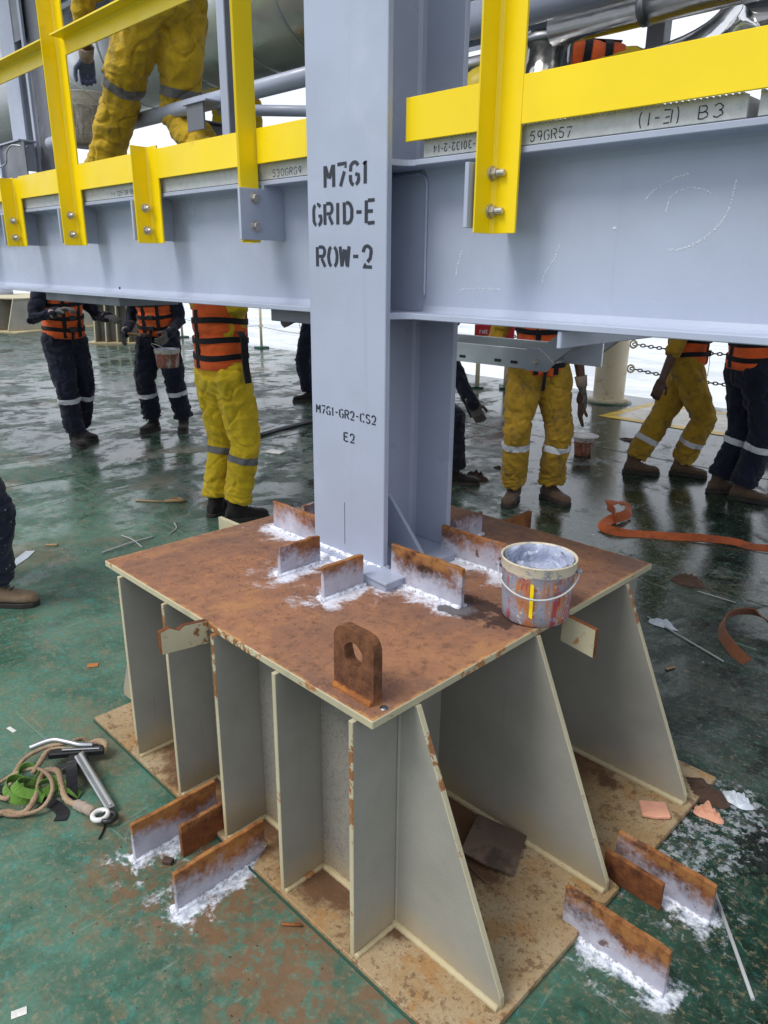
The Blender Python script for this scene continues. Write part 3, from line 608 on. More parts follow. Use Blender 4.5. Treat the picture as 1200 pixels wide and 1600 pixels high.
def bracket(x, t, side=-1, y0=-.092, h0=1.690, h1=1.852):
    W(MB().prism([(y0, h0), (YC - .006, h0), (YC - .006, h1 - .007), (-.002, h1 - .007), (-.004, h1 - .02), (y0, h1 - .02)], 'YZ', x - .006, x + .006, .001), 'bracket_plate', S, t)
    p = [(x, YC - .008, h0 + (h1 - h0 - .02) * i / 14) for i in range(15)]
    W(MB().tube(p, [random.uniform(.004, .006) for _ in p], 6), 'weld_bead', S, t)
for x in (-1.268, -1.950, -2.646, -3.35, -4.03): bracket(x, bL)
bracket(-.548, bL, 1, -.096, 1.680, 1.855)
bracket(.376, bR, -1, -.098)
W(MB().tube([(-1.78, YC - .0075, 1.497), (-1.78, YC - .005, 1.497)], .007, 14), 'drain_hole', 'black_ink', bL)  # small dark disc painted for the shade inside the hole
# chalk marks on the right beam web
def chalk(pts, w_=.0022):
    mb = MB(); P_ = smooth_path(pts, 10)
    for i, p in enumerate(P_[:-1]):
        for k in range(2):
            q = p.lerp(P_[i + 1], random.random()); q = q + Vector((random.gauss(0, w_ * .5), 0, random.gauss(0, w_ * .5))); s_ = random.uniform(.0005, .0012); yo = YC - .0063 - random.uniform(0, .0012)
            mb.add([(q.x - s_, yo, q.z - s_), (q.x + s_, yo, q.z - s_), (q.x + s_, yo, q.z + s_), (q.x - s_, yo, q.z + s_)], [(0, 1, 2, 3)])
    W(mb, 'chalk_mark', 'chalk', bR, kind='stuff')
def sp(*uv):    # chalk stroke points on the web (x, z)
    return [(a, YC, b) for a, b in uv]
chalk(sp(*[(0.736, 1.746), (0.757, 1.765), (0.79, 1.782), (0.827, 1.791)]))
chalk(sp(*[(0.925, 1.773), (0.921, 1.731), (0.904, 1.69), (0.869, 1.66), (0.837, 1.644), (0.802, 1.641)]))
chalk(sp(*[(0.785, 1.719), (0.795, 1.75), (0.834, 1.763), (0.876, 1.752)]))
chalk(sp(*[(0.528, 1.655), (0.515, 1.622), (0.494, 1.592), (0.487, 1.569)]))
chalk(sp(*[(0.228, 1.646), (0.215, 1.614), (0.209, 1.581)]))
chalk(sp(*[(0.228, 1.543), (0.293, 1.549), (0.357, 1.547)]))
chalk(sp(*[(0.667, 1.689), (0.67, 1.689)]))
# cleats under the beams
for x0, x1, y0, y1, zz, p in ((.588, .60, .004, .60, 1.461, bR), (-.60, -.28, .05, .34, 1.460, bL), (-2.60, -1.76, .06, .36, 1.460, bL)):
    W(MB().box(x0, y0, zz - .042, x1, y1, zz - .001, .002), 'under_cleat', 'dark_grey_paint' if x0 < 0 else 'blue_grey_paint', p)

# ================================================================== YELLOW RAILINGS
Yp = 'yellow_paint'
def angle_post(t, x0, z0, z1, mirror=False, toplip=True):
    """L section; leg towards the viewer in the YZ plane at x0, other leg along x"""
    s_ = -1 if mirror else 1; w = .075; th = .007; yc = -.012
    pts = [(x0, yc), (x0, yc - w + .006), (x0 + s_ * .004, yc - w), (x0 + s_ * th, yc - w + .002), (x0 + s_ * th, yc - th - .008), (x0 + s_ * (th + .003), yc - th - .003), (x0 + s_ * (th + .008), yc - th), (x0 + s_ * w, yc - th), (x0 + s_ * w, yc)]
    return W(MB().prism(pts, 'XY', z0, z1, .0006), 'post', Yp, t)
def hexbolt(t, x, y, z, s_=1, shank=.032):
    m = MB(); b6 = [(math.cos(R(60 * k + 12)), math.sin(R(60 * k + 12))) for k in range(6)]
    m.prism([(y + .0135 * a, z + .0135 * b) for a, b in b6], 'YZ', x + s_ * .003, x + s_ * .015, .0012)
    m.tube([(x, y, z), (x + s_ * .003, y, z)], .017, 20)
    if shank > .02:
        m.tube([(x + s_ * .015, y, z)] + [(x + s_ * (.015 + .0018 * i), y, z) for i in range(1, int((shank - .015) / .0018))], [.0078 if i % 2 else .0066 for i in range(int((shank - .015) / .0018))], 12, smooth=False)
    W(m, 'bolt', 'bolt_steel', t)
def toeboard(t, x0, x1, z0=1.908, z1=2.010):
    W(MB().box(x0, -.0195, z0, x1, -.0135, z1, .0012), 'toe_board', Yp, t)
rl = empty('yellow_railing', (-2.0, -.02, 1.68), label='long yellow guard railing with mid rail and three stub brackets left of the column', cat='railing')
rr_ = empty('yellow_railing', (.43, -.02, 1.68), label='yellow guard post with wide toe board right of the column', cat='railing')
posts = [(-2.632, 1.684, 2.004), (-1.937, 1.680, 3.1), (-1.254, 1.680, 2.022), (-3.33, 1.684, 3.1), (-4.02, 1.684, 2.004)]
for x0, z0, z1 in posts:
    p = angle_post(rl, x0, z0, z1)
    for zz in (1.806, 1.726): hexbolt(p, x0 + .007, -.045, zz)
p = angle_post(rl, -.556, 1.672, 3.1, True)
for zz in (1.806, 1.722): hexbolt(p, -.542, -.040, zz, 1, .012)
p = angle_post(rr_, .388, 1.679, 3.1)
for zz in (1.812, 1.729): hexbolt(p, .395, -.027, zz, 1, .040)
xs = [-5.2, -4.02, -3.33, -2.632, -1.937, -1.254, -.556]
for a, b in zip(xs[:-1], xs[1:]): toeboard(rl, a + .076 if a != -5.2 else a, b - .0005 if b != -.556 else b - .076)
toeboard(rl, -.548, X0 - .012)
toeboard(rr_, .103, .3875); toeboard(rr_, .4635, 2.6, 1.910)
# mid rail: angle with its top leg towards the viewer
for a, b in ((-5.2, -3.331), (-3.254, -1.938), (-1.861, -.632)):
    W(MB().prism([(-.012, 2.425), (-.012, 2.49), (-.077, 2.49), (-.077, 2.4835), (-.026, 2.4835), (-.019, 2.477), (-.019, 2.425)], 'YZ', a, b, .0005), 'mid_rail', Yp, rl)

# ================================================================== GRATING PANELS
def grating(x0, x1, z0, lab, texts=(), y0=.004, y1=.92, h_=.042):
    if x1 < 0: h_ = .049
    t = empty('grating_panel', ((x0 + x1) / 2, (y0 + y1) / 2, z0), label=lab, cat='grating', group='grating panels of the platform')
    W(MB().box(x0, y0, z0 + .002, x1, y0 + .004, z0 + h_, .001), 'banding', 'grating_zinc', t); W(MB().box(x0, y1 - .004, z0 + .002, x1, y1, z0 + h_, .001), 'banding', 'grating_zinc', t)
    m = MB(); n_ = int((x1 - x0) / .03)
    for i in range(n_ + 1):
        xx = x0 + (x1 - x0 - .004) * i / n_; ys = 30
        m.box(xx, y0 + .0045, z0 + .004, xx + .004, y1 - .0045, z0 + h_ - .003, 0)
        # serrated nibs showing over the banding
    for i in range(int((x1 - x0) / .012)):
        xx = x0 + i * .012; m.box(xx, y0 - .0005, z0 + h_ - .002, xx + .007, y0 + .02, z0 + h_ + .004, 0)
    W(m, 'bearing_bars', 'grating_zinc', t, kind='stuff')
    for tx, ox, oz, hh, ww, flip in texts:
        if flip == 'mirror': mb = lettering(tx, (ox, y0, z0 + oz), (-1, 0, 0), (0, 0, 1), hh, ww, ww * .35, .0024, jitter=.04); mb.v = [(a, y0 - .0006, c) for a, b, c in mb.v]
        elif flip == 'down': mb = lettering(tx, (ox, y0, z0 + oz), (-1, 0, 0), (0, 0, -1), hh, ww, ww * .35, .0024, jitter=.04); mb.v = [(a, y0 - .0006, c) for a, b, c in mb.v]
        else: mb = lettering(tx, (ox, y0, z0 + oz), (1, 0, 0), (0, 0, 1), hh, ww, ww * .35, .0024, jitter=.04); mb.v = [(a, y0 - .0006, c) for a, b, c in mb.v]
        W(mb, 'marker_writing', 'marker_ink', t)
    return t
grating(.146, .955, 1.8675, 'galvanised grating edge marked B3 between toe board and right beam', (('-STR-30132-2-14', .37, .028, .017, .0105, 'down'), ('59GR57', .475, .008, .020, .014, 'n'), ('(E-1)', .845 - .02, .034, .024, .018, 'down'), ('B3', .862, .010, .022, .022, 'n')))
grating(.975, 2.6, 1.8675, 'galvanised grating panel with rounded corner at the right edge of the photo')
grating(-.575, -.275, 1.8605, 'short grating piece with scribbled number beside the column on the left', (('530GR69', -.50, .008, .020, .016, 'n'),))
grating(-1.195, -.585, 1.8605, 'grating piece between the bare grey bracket and the first yellow stub post')
grating(-1.885, -1.20, 1.8605, 'grating piece with marker number between the yellow stub and the tall yellow post', (('1-1-325-5R-0EOM', -1.62, .010, .017, .013, 'n'),))
grating(-2.59, -1.89, 1.8605, 'grating piece left of the tall yellow post')
grating(-4.4, -2.6, 1.8605, 'grating panel at the far left end of the platform')
# ================================================================== UNSEEN UPPER LEVEL ADDED TO SHADE WORKERS AND DECK (stands in for the module)
up_ = empty('shade_platform', (-1.2, 3.0, 4.39), label='unseen upper platform added above the workers to shade them and the deck', cat='platform')
W(MB().box(-8.6, .35, 4.62, 6.0, 7.4, 4.63, 0), 'floor_plate', 'dark_grey_paint', up_)
for yy in (.085, 1.45, 2.8, 4.2, 5.55, 7.3): W(MB().box(-8.6, yy - .09, 4.39, 6.0, yy + .09, 4.405, .001).box(-8.6, yy - .09, 4.60, 6.0, yy + .09, 4.615, .001).box(-8.6, yy - .006, 4.405, 6.0, yy + .006, 4.60, 0), 'main_beam', S, up_)
for i in range(11): W(MB().box(-8.4 + i * 1.4, .2, 4.44, -8.39 + i * 1.4, 7.2, 4.598, 0), 'cross_joist', 'dark_grey_paint', up_)
for x, y in ((5.6, 7.2), (5.6, .085)):
    t = empty('support_column', (x, y, 0), label='grey steel leg carrying the %s corner of the added upper platform' % ('far left' if x < 0 else 'far right' if y > 1 else 'near right'), cat='column')
    W(MB().box(x - .1, y - .1, .02, x + .1, y - .088, 4.385, .001).box(x - .1, y + .088, .02, x + .1, y + .1, 4.385, .001).box(x - .005, y - .088, .02, x + .005, y + .088, 4.385, 0), 'shaft', S, t); W(MB().box(x - .2, y - .2, .001, x + .2, y + .2, .02, .001), 'foot_plate', S, t)
# ================================================================== PIPES AND STEEL BEHIND THE RAILINGS
def pipe(name, lab, pts, r, mat, cat='pipe', seg=28, bands=(), bandmat='galvanised', **k):
    t = empty(name, pts[0], label=lab, cat=cat, **k)
    W(MB().tube(pts, r, seg), 'pipe_shell', mat, t)
    a, b = Vector(pts[0]), Vector(pts[-1])
    for f in bands:
        c_ = a.lerp(b, f); d = (b - a).normalized(); w_ = .014
        W(MB().tube([c_ - d * w_, c_ + d * w_], r + .003, seg), 'band', bandmat, t)
    return t
pipe('insulated_vessel', 'large aluminium-clad horizontal vessel behind the bending worker', [(-9.0, 1.95, 3.30), (-.35, 1.95, 3.30)], .46, 'aluminium_jacket', 'vessel', 64, (.70, .755, .80, .62, .5, .9))
pipe('painted_pipe', 'thin grey painted pipe crossing in front of the large clad vessel', [(-3.6, .60, 2.325), (-.30, .60, 2.325)], .036, S)
pipe('painted_pipe', 'thick grey painted pipe along the top right corner', [(-.75, 1.0, 2.500), (3.2, 1.0, 2.505)], .062, S)
pipe('insulated_pipe', 'clad pipe with bands under the thick grey pipe at upper right', [(-.45, 1.45, 2.545), (3.6, 1.45, 2.555)], .062, 'polished_cladding', bands=(.10, .22, .3), bandmat='galvanised_dark')
pipe('clad_stub', 'upright clad pipe stub with flared collar right of the thick yellow post', [(-.55, 1.55, 1.95), (-.55, 1.55, 2.56)], .112, 'polished_cladding', bands=(.96,))
pipe('insulated_elbow', 'shiny clad elbow at the far upper right above the toe board', [Vector((-.36, 2.1, 2.46)) + Vector((.45 * math.sin(a), 0, .20 * (1 - math.cos(a)))) * 1. for a in [R(9 * i) for i in range(11)]] + [(1.9, 2.1, 2.67)], .12, 'polished_cladding', bands=())
pipe('small_pipe', 'thin polished tube behind the column at the upper right', [(-2.3, 1.9, 2.62), (-1.0, 1.9, 2.62)], .035, 'aluminium_jacket')
t = pipe('diagonal_brace', 'slim grey brace running down to the right beside the column', [(-1.72, .62, 2.29), (-1.05, 1.25, 2.28)], .024, S)
t = empty('brace_cleat', (-1.78, .6, 2.25), label='grey cleat plate joining the slim brace to the thin painted pipe', cat='cleat')
W(MB().box(-1.80, .50, 2.19, -1.66, .51, 2.30, .001), 'plate', 'dark_grey_paint', t); W(MB().box(-1.82, .49, 2.30, -1.62, .62, 2.308, .001), 'top_plate', S, t)
# small grey support leg under the pipe
t = empty('pipe_support', (-2.1, .72, 1.90), label='dark grey support block under the thin painted pipe', cat='pipe support')
W(MB().box(-2.20, .70, 1.9, -2.02, .86, 2.28, .003), 'leg', 'dark_grey_paint', t); W(MB().box(-2.24, .68, 2.281, -1.98, .88, 2.289, .002), 'saddle', 'dark_grey_paint', t)
# upright between the posts
t = empty('grey_upright', (-1.47, .5, 1.87), label='slim grey upright channel behind the yellow post left of the column', cat='upright')
W(MB().box(-1.515, .50, 1.87, -1.46, .508, 3.4, .001), 'flange', S, t); W(MB().box(-1.460, .5, 1.87, -1.452, .60, 3.4, .001), 'web', 'dark_grey_paint', t)
# far-left grey H column standing on a cross beam
t = empty('rear_column', (-4.75, 1.0, 2.28), label='grey H column behind the tall yellow post at the left edge', cat='column')
W(MB().box(-5.13, .94, 2.46, -4.86, .96, 4.2, .002), 'front_flange', S, t); W(MB().box(-5.0, .96, 2.30, -4.99, 1.2, 4.2, 0), 'column_web', S, t)
W(MB().box(-4.72, .94, 2.20, -4.68, .96, 4.2, .002), 'flange_edge', S, t); W(MB().box(-4.86, .985, 2.20, -4.50, .995, 4.2, 0), 'side_plate', 'dark_grey_paint', t)
W(MB().box(-4.86, .945, 3.16, -4.72, .955, 4.2, 0), 'cover_plate', 'dark_grey_paint', t)
t = empty('cross_beam', (-4.95, 1.0, 2.2), label='end of a grey cross beam below the rear column at the left edge', cat='beam')
W(MB().box(-5.25, .78, 2.46, -4.60, .92, 2.472, .001), 'top_flange', S, t); W(MB().box(-5.02, .80, 2.18, -4.56, .81, 2.459, 0), 'beam_web', 'dark_grey_paint', t); W(MB().box(-5.06, .78, 2.18, -5.02, .90, 2.459, .001), 'end_plate', S, t)
t = empty('wire_hook', (-4.9, .74, 2.3), label='bent bare wire hooked over the cross beam end at the left edge', cat='wire')
W(MB().tube(smooth_path([(-5.15, .70, 2.24), (-4.95, .72, 2.29), (-4.74, .72, 2.31), (-4.70, .72, 2.38), (-4.64, .74, 2.425), (-4.56, .78, 2.42)]), .006, 8), 'wire', 'galvanised', t)
t = empty('ribbed_hose', (-5.75, 1.6, 2.9), label='pale ribbed duct hose behind the rear column at the left edge', cat='hose')
pts = smooth_path([(-6.55, 1.6, 3.2), (-6.35, 1.6, 3.12), (-6.10, 1.6, 2.95), (-5.95, 1.6, 2.62)], 14)
W(MB().tube(pts, [.10 if i % 2 else .088 for i in range(len(pts))], 20), 'hose_wall', 'grating_zinc', t)
t = empty('rear_girder', (-9, 1.9, 2.6), label='dark grey girder crossing low at the far left edge of the platform', cat='beam')
W(MB().box(-9.5, 1.9, 2.72, -5.4, 1.95, 3.0, .002), 'web', 'dark_grey_paint', t); W(MB().box(-9.5, 1.8, 2.3, -5.0, 1.86, 2.50, .002), 'lower_chord', 'dark_grey_paint', t)
t = empty('far_post', (-.3, 3.4, 1.9), label='grey post against the bright sky right of the orange-vested worker above', cat='post')
W(MB().box(-.65, 2.6, 1.5, -.55, 2.68, 3.8, .003), 'shaft', 'dark_grey_paint', t); W(MB().box(-.66, 2.56, 1.49, -.38, 2.84, 1.5, .003), 'foot', 'dark_grey_paint', t)
t = empty('pressure_tapping', (-1.0, 1.5, 2.3), label='small brass valve fitting between the column and the right yellow post', cat='valve')
W(MB().lathe([(0, -.07), (.02, -.07), (.022, -.03), (.012, -.025), (.012, .0), (.026, .002), (.026, .035), (.01, .04), (.01, .07), (0, .07)], (-1.02, 1.55, 2.42), 16), 'fitting_body', 'brass', t)
W(MB().lathe([(0, -.05), (.045, -.05), (.05, 0), (.045, .05), (0, .05)], (-1.02, 1.55, 2.30), 16), 'gauge_drum', 'galvanised_dark', t)

# ------------------------------------------------------------------ cable tray below the right beam
t = empty('cable_tray', (-.1, .6, 1.27), label='slotted galvanised cable tray with upward bend under the right beam', cat='cable tray')
def chan(m, a, b, h0, h1, y, s_):   # side rail from a to b in the XZ plane
    (ax_, az), (bx, bz) = a, b; nx, nz = -(bz - az), (bx - ax_); l = math.hypot(nx, nz); nx, nz = nx / l, nz / l
    m.prism([(ax_ + nx * h0, az + nz * h0), (bx + nx * h0, bz + nz * h0), (bx + nx * h1, bz + nz * h1), (ax_ + nx * h1, az + nz * h1)], 'XZ', y, y + .002 * s_, 0)
    for h_ in (h0, h1 - .002): m.prism([(ax_ + nx * h_, az + nz * h_), (bx + nx * h_, bz + nz * h_), (bx + nx * (h_ + .002), bz + nz * (h_ + .002)), (ax_ + nx * (h_ + .002), az + nz * (h_ + .002))], 'XZ', y + .002 * s_, y + .018 * s_, 0)
for y, s_ in ((.60, 1), (.90, -1)):
    m = MB(); chan(m, (-.95, 1.272), (.14, 1.272), 0, .066, y, s_); W(m, 'side_rail', 'galvanised', t)
    m = MB(); chan(m, (.165, 1.272), (.40, 1.452), 0, .066, y, s_); W(m, 'riser_rail', 'galvanised', t)
    W(MB().prism([(.10, 1.268), (.185, 1.270), (.215, 1.300), (.155, 1.345), (.10, 1.345)], 'XZ', y - .004 * s_, y - .001 * s_, .0005), 'joint_plate', 'galvanised', t)
for x in (-.18, -.02, .05, -.35, -.5): W(MB().box(x - .014, .5985, 1.286, x + .014, .5995, 1.296, 0), 'slot', 'black_ink', t)  # dark boxes on the rail stand for the shade inside open slots
for k in (.45, .85):
    cx, cz = .165 + .235 * k - .02, 1.272 + .18 * k + .026; d = (.794, .608)
    W(MB().prism([(cx - d[0] * .016 + d[1] * .005, cz - d[1] * .016 - d[0] * .005), (cx + d[0] * .016 + d[1] * .005, cz + d[1] * .016 - d[0] * .005), (cx + d[0] * .016 - d[1] * .005, cz + d[1] * .016 + d[0] * .005), (cx - d[0] * .016 - d[1] * .005, cz - d[1] * .016 + d[0] * .005)], 'XZ', .5985, .5995, 0), 'slot', 'black_ink', t)  # riser slots, their inner shade painted dark likewise
for x in (-.8, -.5, -.2, .08): W(MB().box(x - .02, .603, 1.275, x + .02, .897, 1.29, .001), 'rung', 'galvanised_dark', t)
W(MB().tube([(.14, .594, 1.30), (.14, .588, 1.30)], .011, 6, smooth=False).tube([(.14, .588, 1.30), (.14, .580, 1.30)], .005, 10), 'bolt', 'bolt_steel', t)
W(MB().box(.22, .64, 1.30, .36, .648, 1.38, .001), 'drop_plate', 'galvanised', t)

# ------------------------------------------------------------------ deck furniture in the distance
def stanchion(x, y, lab, h_=1.1):
    t = empty('rail_stanchion', (x, y, 0), label=lab, cat='stanchion', group='rail stanchions at the deck edge')
    MB().tube([(0, 0, 0), (0, 0, h_)], .028, 12).build('tube', 'cream_paint', t); MB().box(-.11, -.11, 0, .11, .11, .035, .003).build('foot', 'green_paint', t)
    for z in (.45, .85): MB().tube([(-.001, -.05, z), (-.001, .05, z)], .02, 10).build('eye', 'cream_paint', t)
for i, x in enumerate((-14.2, -11.1, -8.4)): stanchion(x, 7.55, ['slim cream rail stanchion farthest along the deck edge', 'slim cream rail stanchion seen between the yellow-trousered worker and the column', 'slim cream rail stanchion hidden near the column at the deck edge'][i])
for z, lab in ((.45, 'lower wire rope strung along the deck edge'), (.85, 'upper wire rope strung along the deck edge')):
    pts = []
    xs_ = [-24, -14.2, -11.1, -8.4, -5.6]
    for a, b in zip(xs_[:-1], xs_[1:]): pts += [(a + (b - a) * k / 8, 7.5, z - .10 * (1 - (2 * k / 8 - 1) ** 2) * (b - a) / 4) for k in range(8)]
    t = empty('guard_wire', (-5.6, 7.5, z), label=lab, cat='wire rope'); W(MB().tube(pts + [(-5.6, 7.5, z)], .008, 6), 'wire', 'stick_grey', t)
# fat cream post with chains
t = empty('cream_bollard', (-3.03, 7.06, 0), label='fat cream steel post with chain rings between the yellow-clad workers', cat='bollard')
MB().lathe([(0, 1.3), (.19, 1.3), (.19, .05)], seg=40).build('shaft', 'cream_paint', t); MB().lathe([(.19, .055), (.245, .05), (.25, .012), (.19, .012)], seg=40).build('weld_collar', 'cream_paint', t)
MB().lathe([(.0, .011), (.29, .011), (.295, 0)], seg=40).build('foot_ring', 'green_paint', t)
def ring(m, c_, r, th, axis='x', n_=18):
    pts = []
    for k in range(n_):
        a = 2 * math.pi * k / n_; q = {'x': (0, math.cos(a), math.sin(a)), 'y': (math.cos(a), 0, math.sin(a)), 'z': (math.cos(a), math.sin(a), 0)}[axis]; pts.append(Vector(c_) + Vector(q) * r)
    m.tube(pts, th, 8, closed=True)
for a, z in ((45, .72), (225, .72), (45, .42)):
    m = MB(); ring(m, (.245 * math.cos(R(a)), .245 * math.sin(R(a)), z), .045, .012, 'y'); m.build('ring', 'cream_paint', t)
def chain(p, q, lab, sag=.08, pitch=.05):
    p, q = Vector(p), Vector(q); n_ = int((q - p).length / pitch); t = empty('deck_chain', p, label=lab, cat='chain'); m = MB(); d = (q - p).normalized(); sd = d.cross(Vector((0, 0, 1))).normalized()
    for i in range(n_):
        f = i / n_; c_ = p.lerp(q, f) - Vector((0, 0, sag * 4 * f * (1 - f))); o = sd if i % 2 else Vector((0, 0, 1))
        m.tube([c_ + d * pitch * .62 * math.cos(a) + o * pitch * .34 * math.sin(a) for a in [2 * math.pi * k / 10 for k in range(10)]], .008, 5, closed=True)
    W(m, 'links', 'black_plastic', t, kind='stuff'); return t
chain((-2.84, 7.24, .72), (-.4, 8.0 - .45, .80), 'upper dark chain running right from the fat cream post')
chain((-2.84, 7.24, .42), (-.4, 7.55, .40), 'lower dark chain running right from the fat cream post')
chain((-5.3, 7.5, .76), (-3.24, 6.9, .72), 'dark chain joining the fat cream post from the left')
stanchion(-.4, 7.55, 'cream stanchion holding the chains behind the navy-trousered worker')
# fire hose box on legs
t = empty('fire_hose_box', (-4.75, 6.9, 0), R(38), label='red fire hose box with white lettering on cream legs beneath the right beam', cat='hose box')
MB().box(-.27, -.15, .47, .27, .15, .87, .008).build('cabinet', 'red_paint', t)
MB().box(-.255, -.158, .485, .255, -.152, .855, .003).build('door', 'red_paint', t)
for wd, xo in (('FIRE', -.20), ('HOSE', -.06), ('BOX', .09)): lettering(wd, (xo, -.159, .752), (1, 0, 0), (0, 0, 1), .046, .0225, .0095, .008).build('lettering', 'white_letter', t)
MB().box(-.14, -.1605, .575, .15, -.1585, .725, 0).build('notice', 'deck_marking_pale', t)
mb = lettering('M', (-.115, -.1606, .60), (1, 0, 0), (0, 0, 1), .10, .10, .01, .022); mb.build('notice_letter', 'green_paint', t)
MB().box(.03, -.1625, .585, .135, -.161, .715, 0).build('notice_panel', 'red_paint', t)
mb = lettering('P', (.055, -.1627, .61), (1, 0, 0), (0, 0, 1), .08, .055, .01, .015); mb.build('notice_letter', 'white_letter', t)
for x, y in ((-.2, -.1), (.2, -.1), (-.2, .1), (.2, .1)):
    l = MB().tube([(x, y, .0), (x, y, .47)], .032, 12).build('leg', 'cream_paint', t); MB().box(x - .09, y - .09, 0, x + .09, y + .09, .03, .003).build('leg_foot', 'green_paint', l)
t = empty('propped_stay', (-4.6, 7.35, 0), label='cream diagonal stay beside the hose box legs', cat='stay')
W(MB().tube([(-4.55, 7.35, .03), (-4.90, 7.35, .75)], .03, 12), 'tube', 'cream_paint', t); W(MB().box(-4.68, 7.25, 0, -4.42, 7.45, .03, .003), 'foot', 'green_paint', t)
# pedestals far behind
def far_ped(loc, rz, lab, w=1.2, h_=.78, n_=5, top=True):
    t = empty('far_pedestal', loc, rz, label=lab, cat='pedestal', group='ribbed pedestals in the background')
    MB().box(-w * .62, -w * .62, 0, w * .62, w * .62, .03, .002).build('base_plate', 'primer_edge', t)
    MB().box(-w * .5, -w * .5, h_ - .03, w * .5, w * .5, h_, .002).build('top_plate', 'primer_edge', t)
    for i in range(n_):
        x = -w * .48 + w * .96 * i / (n_ - 1)
        MB().prism([(-w * .60, .03), (w * .60, .03), (w * .5, h_ - .03), (-w * .5, h_ - .03)], 'YZ', x - .012, x + .012, 0, 0, 1).build('rib', ['primer_grey', 'primer_edge'], t)
    MB().box(-w * .46, -w * .3, .03, w * .46, -w * .28, h_ - .03, 0).build('web', 'primer_grey', t)
    return t
far_ped((-19.6, 7.0 - 1.0, 0), R(20), 'long ribbed pedestal at the far left under the beam', 2.6, .80, 6)
far_ped((-14.2, 6.3, 0), R(48), 'ribbed grey pedestal between the two navy-trousered workers', 1.2, .86, 6)
far_ped((-6.75, 6.3, 0), R(10), 'cream pedestal beside the column, partly hidden by the beam', .8, .78, 2)
t = empty('cream_post', (-7.6, 6.9, 0), label='cream post with round foot left of the half-hidden pedestal', cat='post')
MB().lathe([(0, 1.2), (.2, 1.2), (.2, .06), (.26, .05), (.27, 0)], seg=32).build('shaft', 'cream_paint', t); MB().lathe([(0, .02), (.29, .02), (.3, 0)], seg=32).build('foot_ring', 'green_paint', t)
for x, y, lab in ((-20.6, 5.9, 'grey drum on top of the far left pedestal'), (-13.9, 6.4, 'grey drum on the pedestal between the navy workers')):
    t = empty('steel_drum', (x, y, .80 if x < -18 else .86), label=lab, cat='drum'); MB().lathe([(0, .4), (.24, .4), (.25, .38), (.24, .3), (.25, .28), (.24, .1), (.25, 0), (0, 0)], seg=24).build('shell', 'blue_grey_paint', t); MB().lathe([(0, .43), (.06, .43), (.06, .40)], seg=12).build('bung', 'dark_paint', t)
# machine behind the navy worker on the right
t = empty('deck_winch', (-.05, 6.0, 0), R(10), label='dark deck machinery behind the navy-trousered worker at the right edge', cat='winch')
m = MB(); m.lathe([(0, -.4), (.42, -.4), (.42, -.36), (.2, -.34), (.2, .34), (.42, .36), (.42, .4), (0, .4)], seg=32); m.v = [(z, y, x + .62) for x, y, z in m.v]; m.build('drum', 'dark_paint', t)
MB().box(-.62, -.45, .0, .62, .45, .12, .01).build('bed', 'dark_paint', t)
MB().prism([(-.4, .12), (.4, .12), (.22, .75), (-.22, .75)], 'YZ', -.56, -.5, .004).build('cheek', 'dark_paint', t); MB().prism([(-.4, .12), (.4, .12), (.22, .75), (-.22, .75)], 'YZ', .5, .56, .004).build('cheek', 'dark_paint', t)
m = MB()
for k in range(7): m.tube([(-.3 + .1 * k + .02 * math.cos(a), .62 + .23 * math.cos(a), .62 + .23 * math.sin(a)) if False else (-.3 + .1 * k, .225 * math.cos(a), .62 + .225 * math.sin(a)) for a in [2 * math.pi * q / 20 for q in range(20)]], .035, 6, closed=True)
m.build('rope_turns', 'brown_rag', t)
t = far_ped((.05, 5.3, 0), R(5), 'cream flared foot at the right edge behind the navy-trousered worker', .5, .34, 2)

# ------------------------------------------------------------------ buckets
def bucket_mat(name, body, drips, rim):
    n = N(name, .5, 0, .4); x, y, z = n.sep()
    st = n.noise(22, 7, .68, stretch=(1.4, 1.4, .22)); st2 = n.noise(30, 6, .7, stretch=(1.3, 1.3, .16), off=(5, 2, 0)); bl = n.noise(16, 7, .7, off=(1, 9, 0))
    cc = n.mix(n.mr(st, .47, .58), body[0], body[1]); cc = n.mix(n.mr(st2, .53, .60), cc, drips[0]); cc = n.mix(n.mr(bl, .57, .62), cc, drips[1])
    cc = n.mix(n.mr(n.noise(40, 5, .7, off=(7, 7, 7)), .62, .66), cc, drips[2])
    cc = n.mix(n.mr(n.math('ADD', z, n.math('MULTIPLY', st, .030)), rim[1] + .004, rim[1] + .006, 0, .92), cc, rim[0]); cc = n.mix(n.mr(n.noise(26, 7, .75, off=(2, 8, 8)), .56, .60, 0, .8), cc, drips[1]); cc = n.mix(n.mr(n.noise(60, 6, .75, off=(9, 9, 1)), .58, .63, 0, .6), cc, (.12, .10, .10)); n.col(cc); n.bump(n.math('ADD', st, bl), .6, .004); M[name] = n.m
bucket_mat('splattered_bucket', ((.30, .31, .38), (.46, .19, .08)), ((.36, .06, .07), (.27, .28, .34), (.60, .56, .48)), ((.66, .60, .45), .152))
bucket_mat('grey_bucket', ((.20, .19, .17), (.27, .26, .24)), ((.13, .12, .11), (.34, .33, .30), (.5, .48, .42)), ((.42, .41, .37), .20))
bucket_mat('red_bucket', ((.30, .10, .06), (.20, .07, .045)), ((.38, .36, .33), (.12, .06, .045), (.5, .46, .4)), ((.55, .52, .47), .14))
n = N('wet_paint', .22, 0, .5); b = n.noise(9, 5, .6, dist=1.2); n.col(n.mix(b, (.34, .38, .50), (.50, .55, .70))); n.bump(b, 1., .02); M['wet_paint'] = n.m
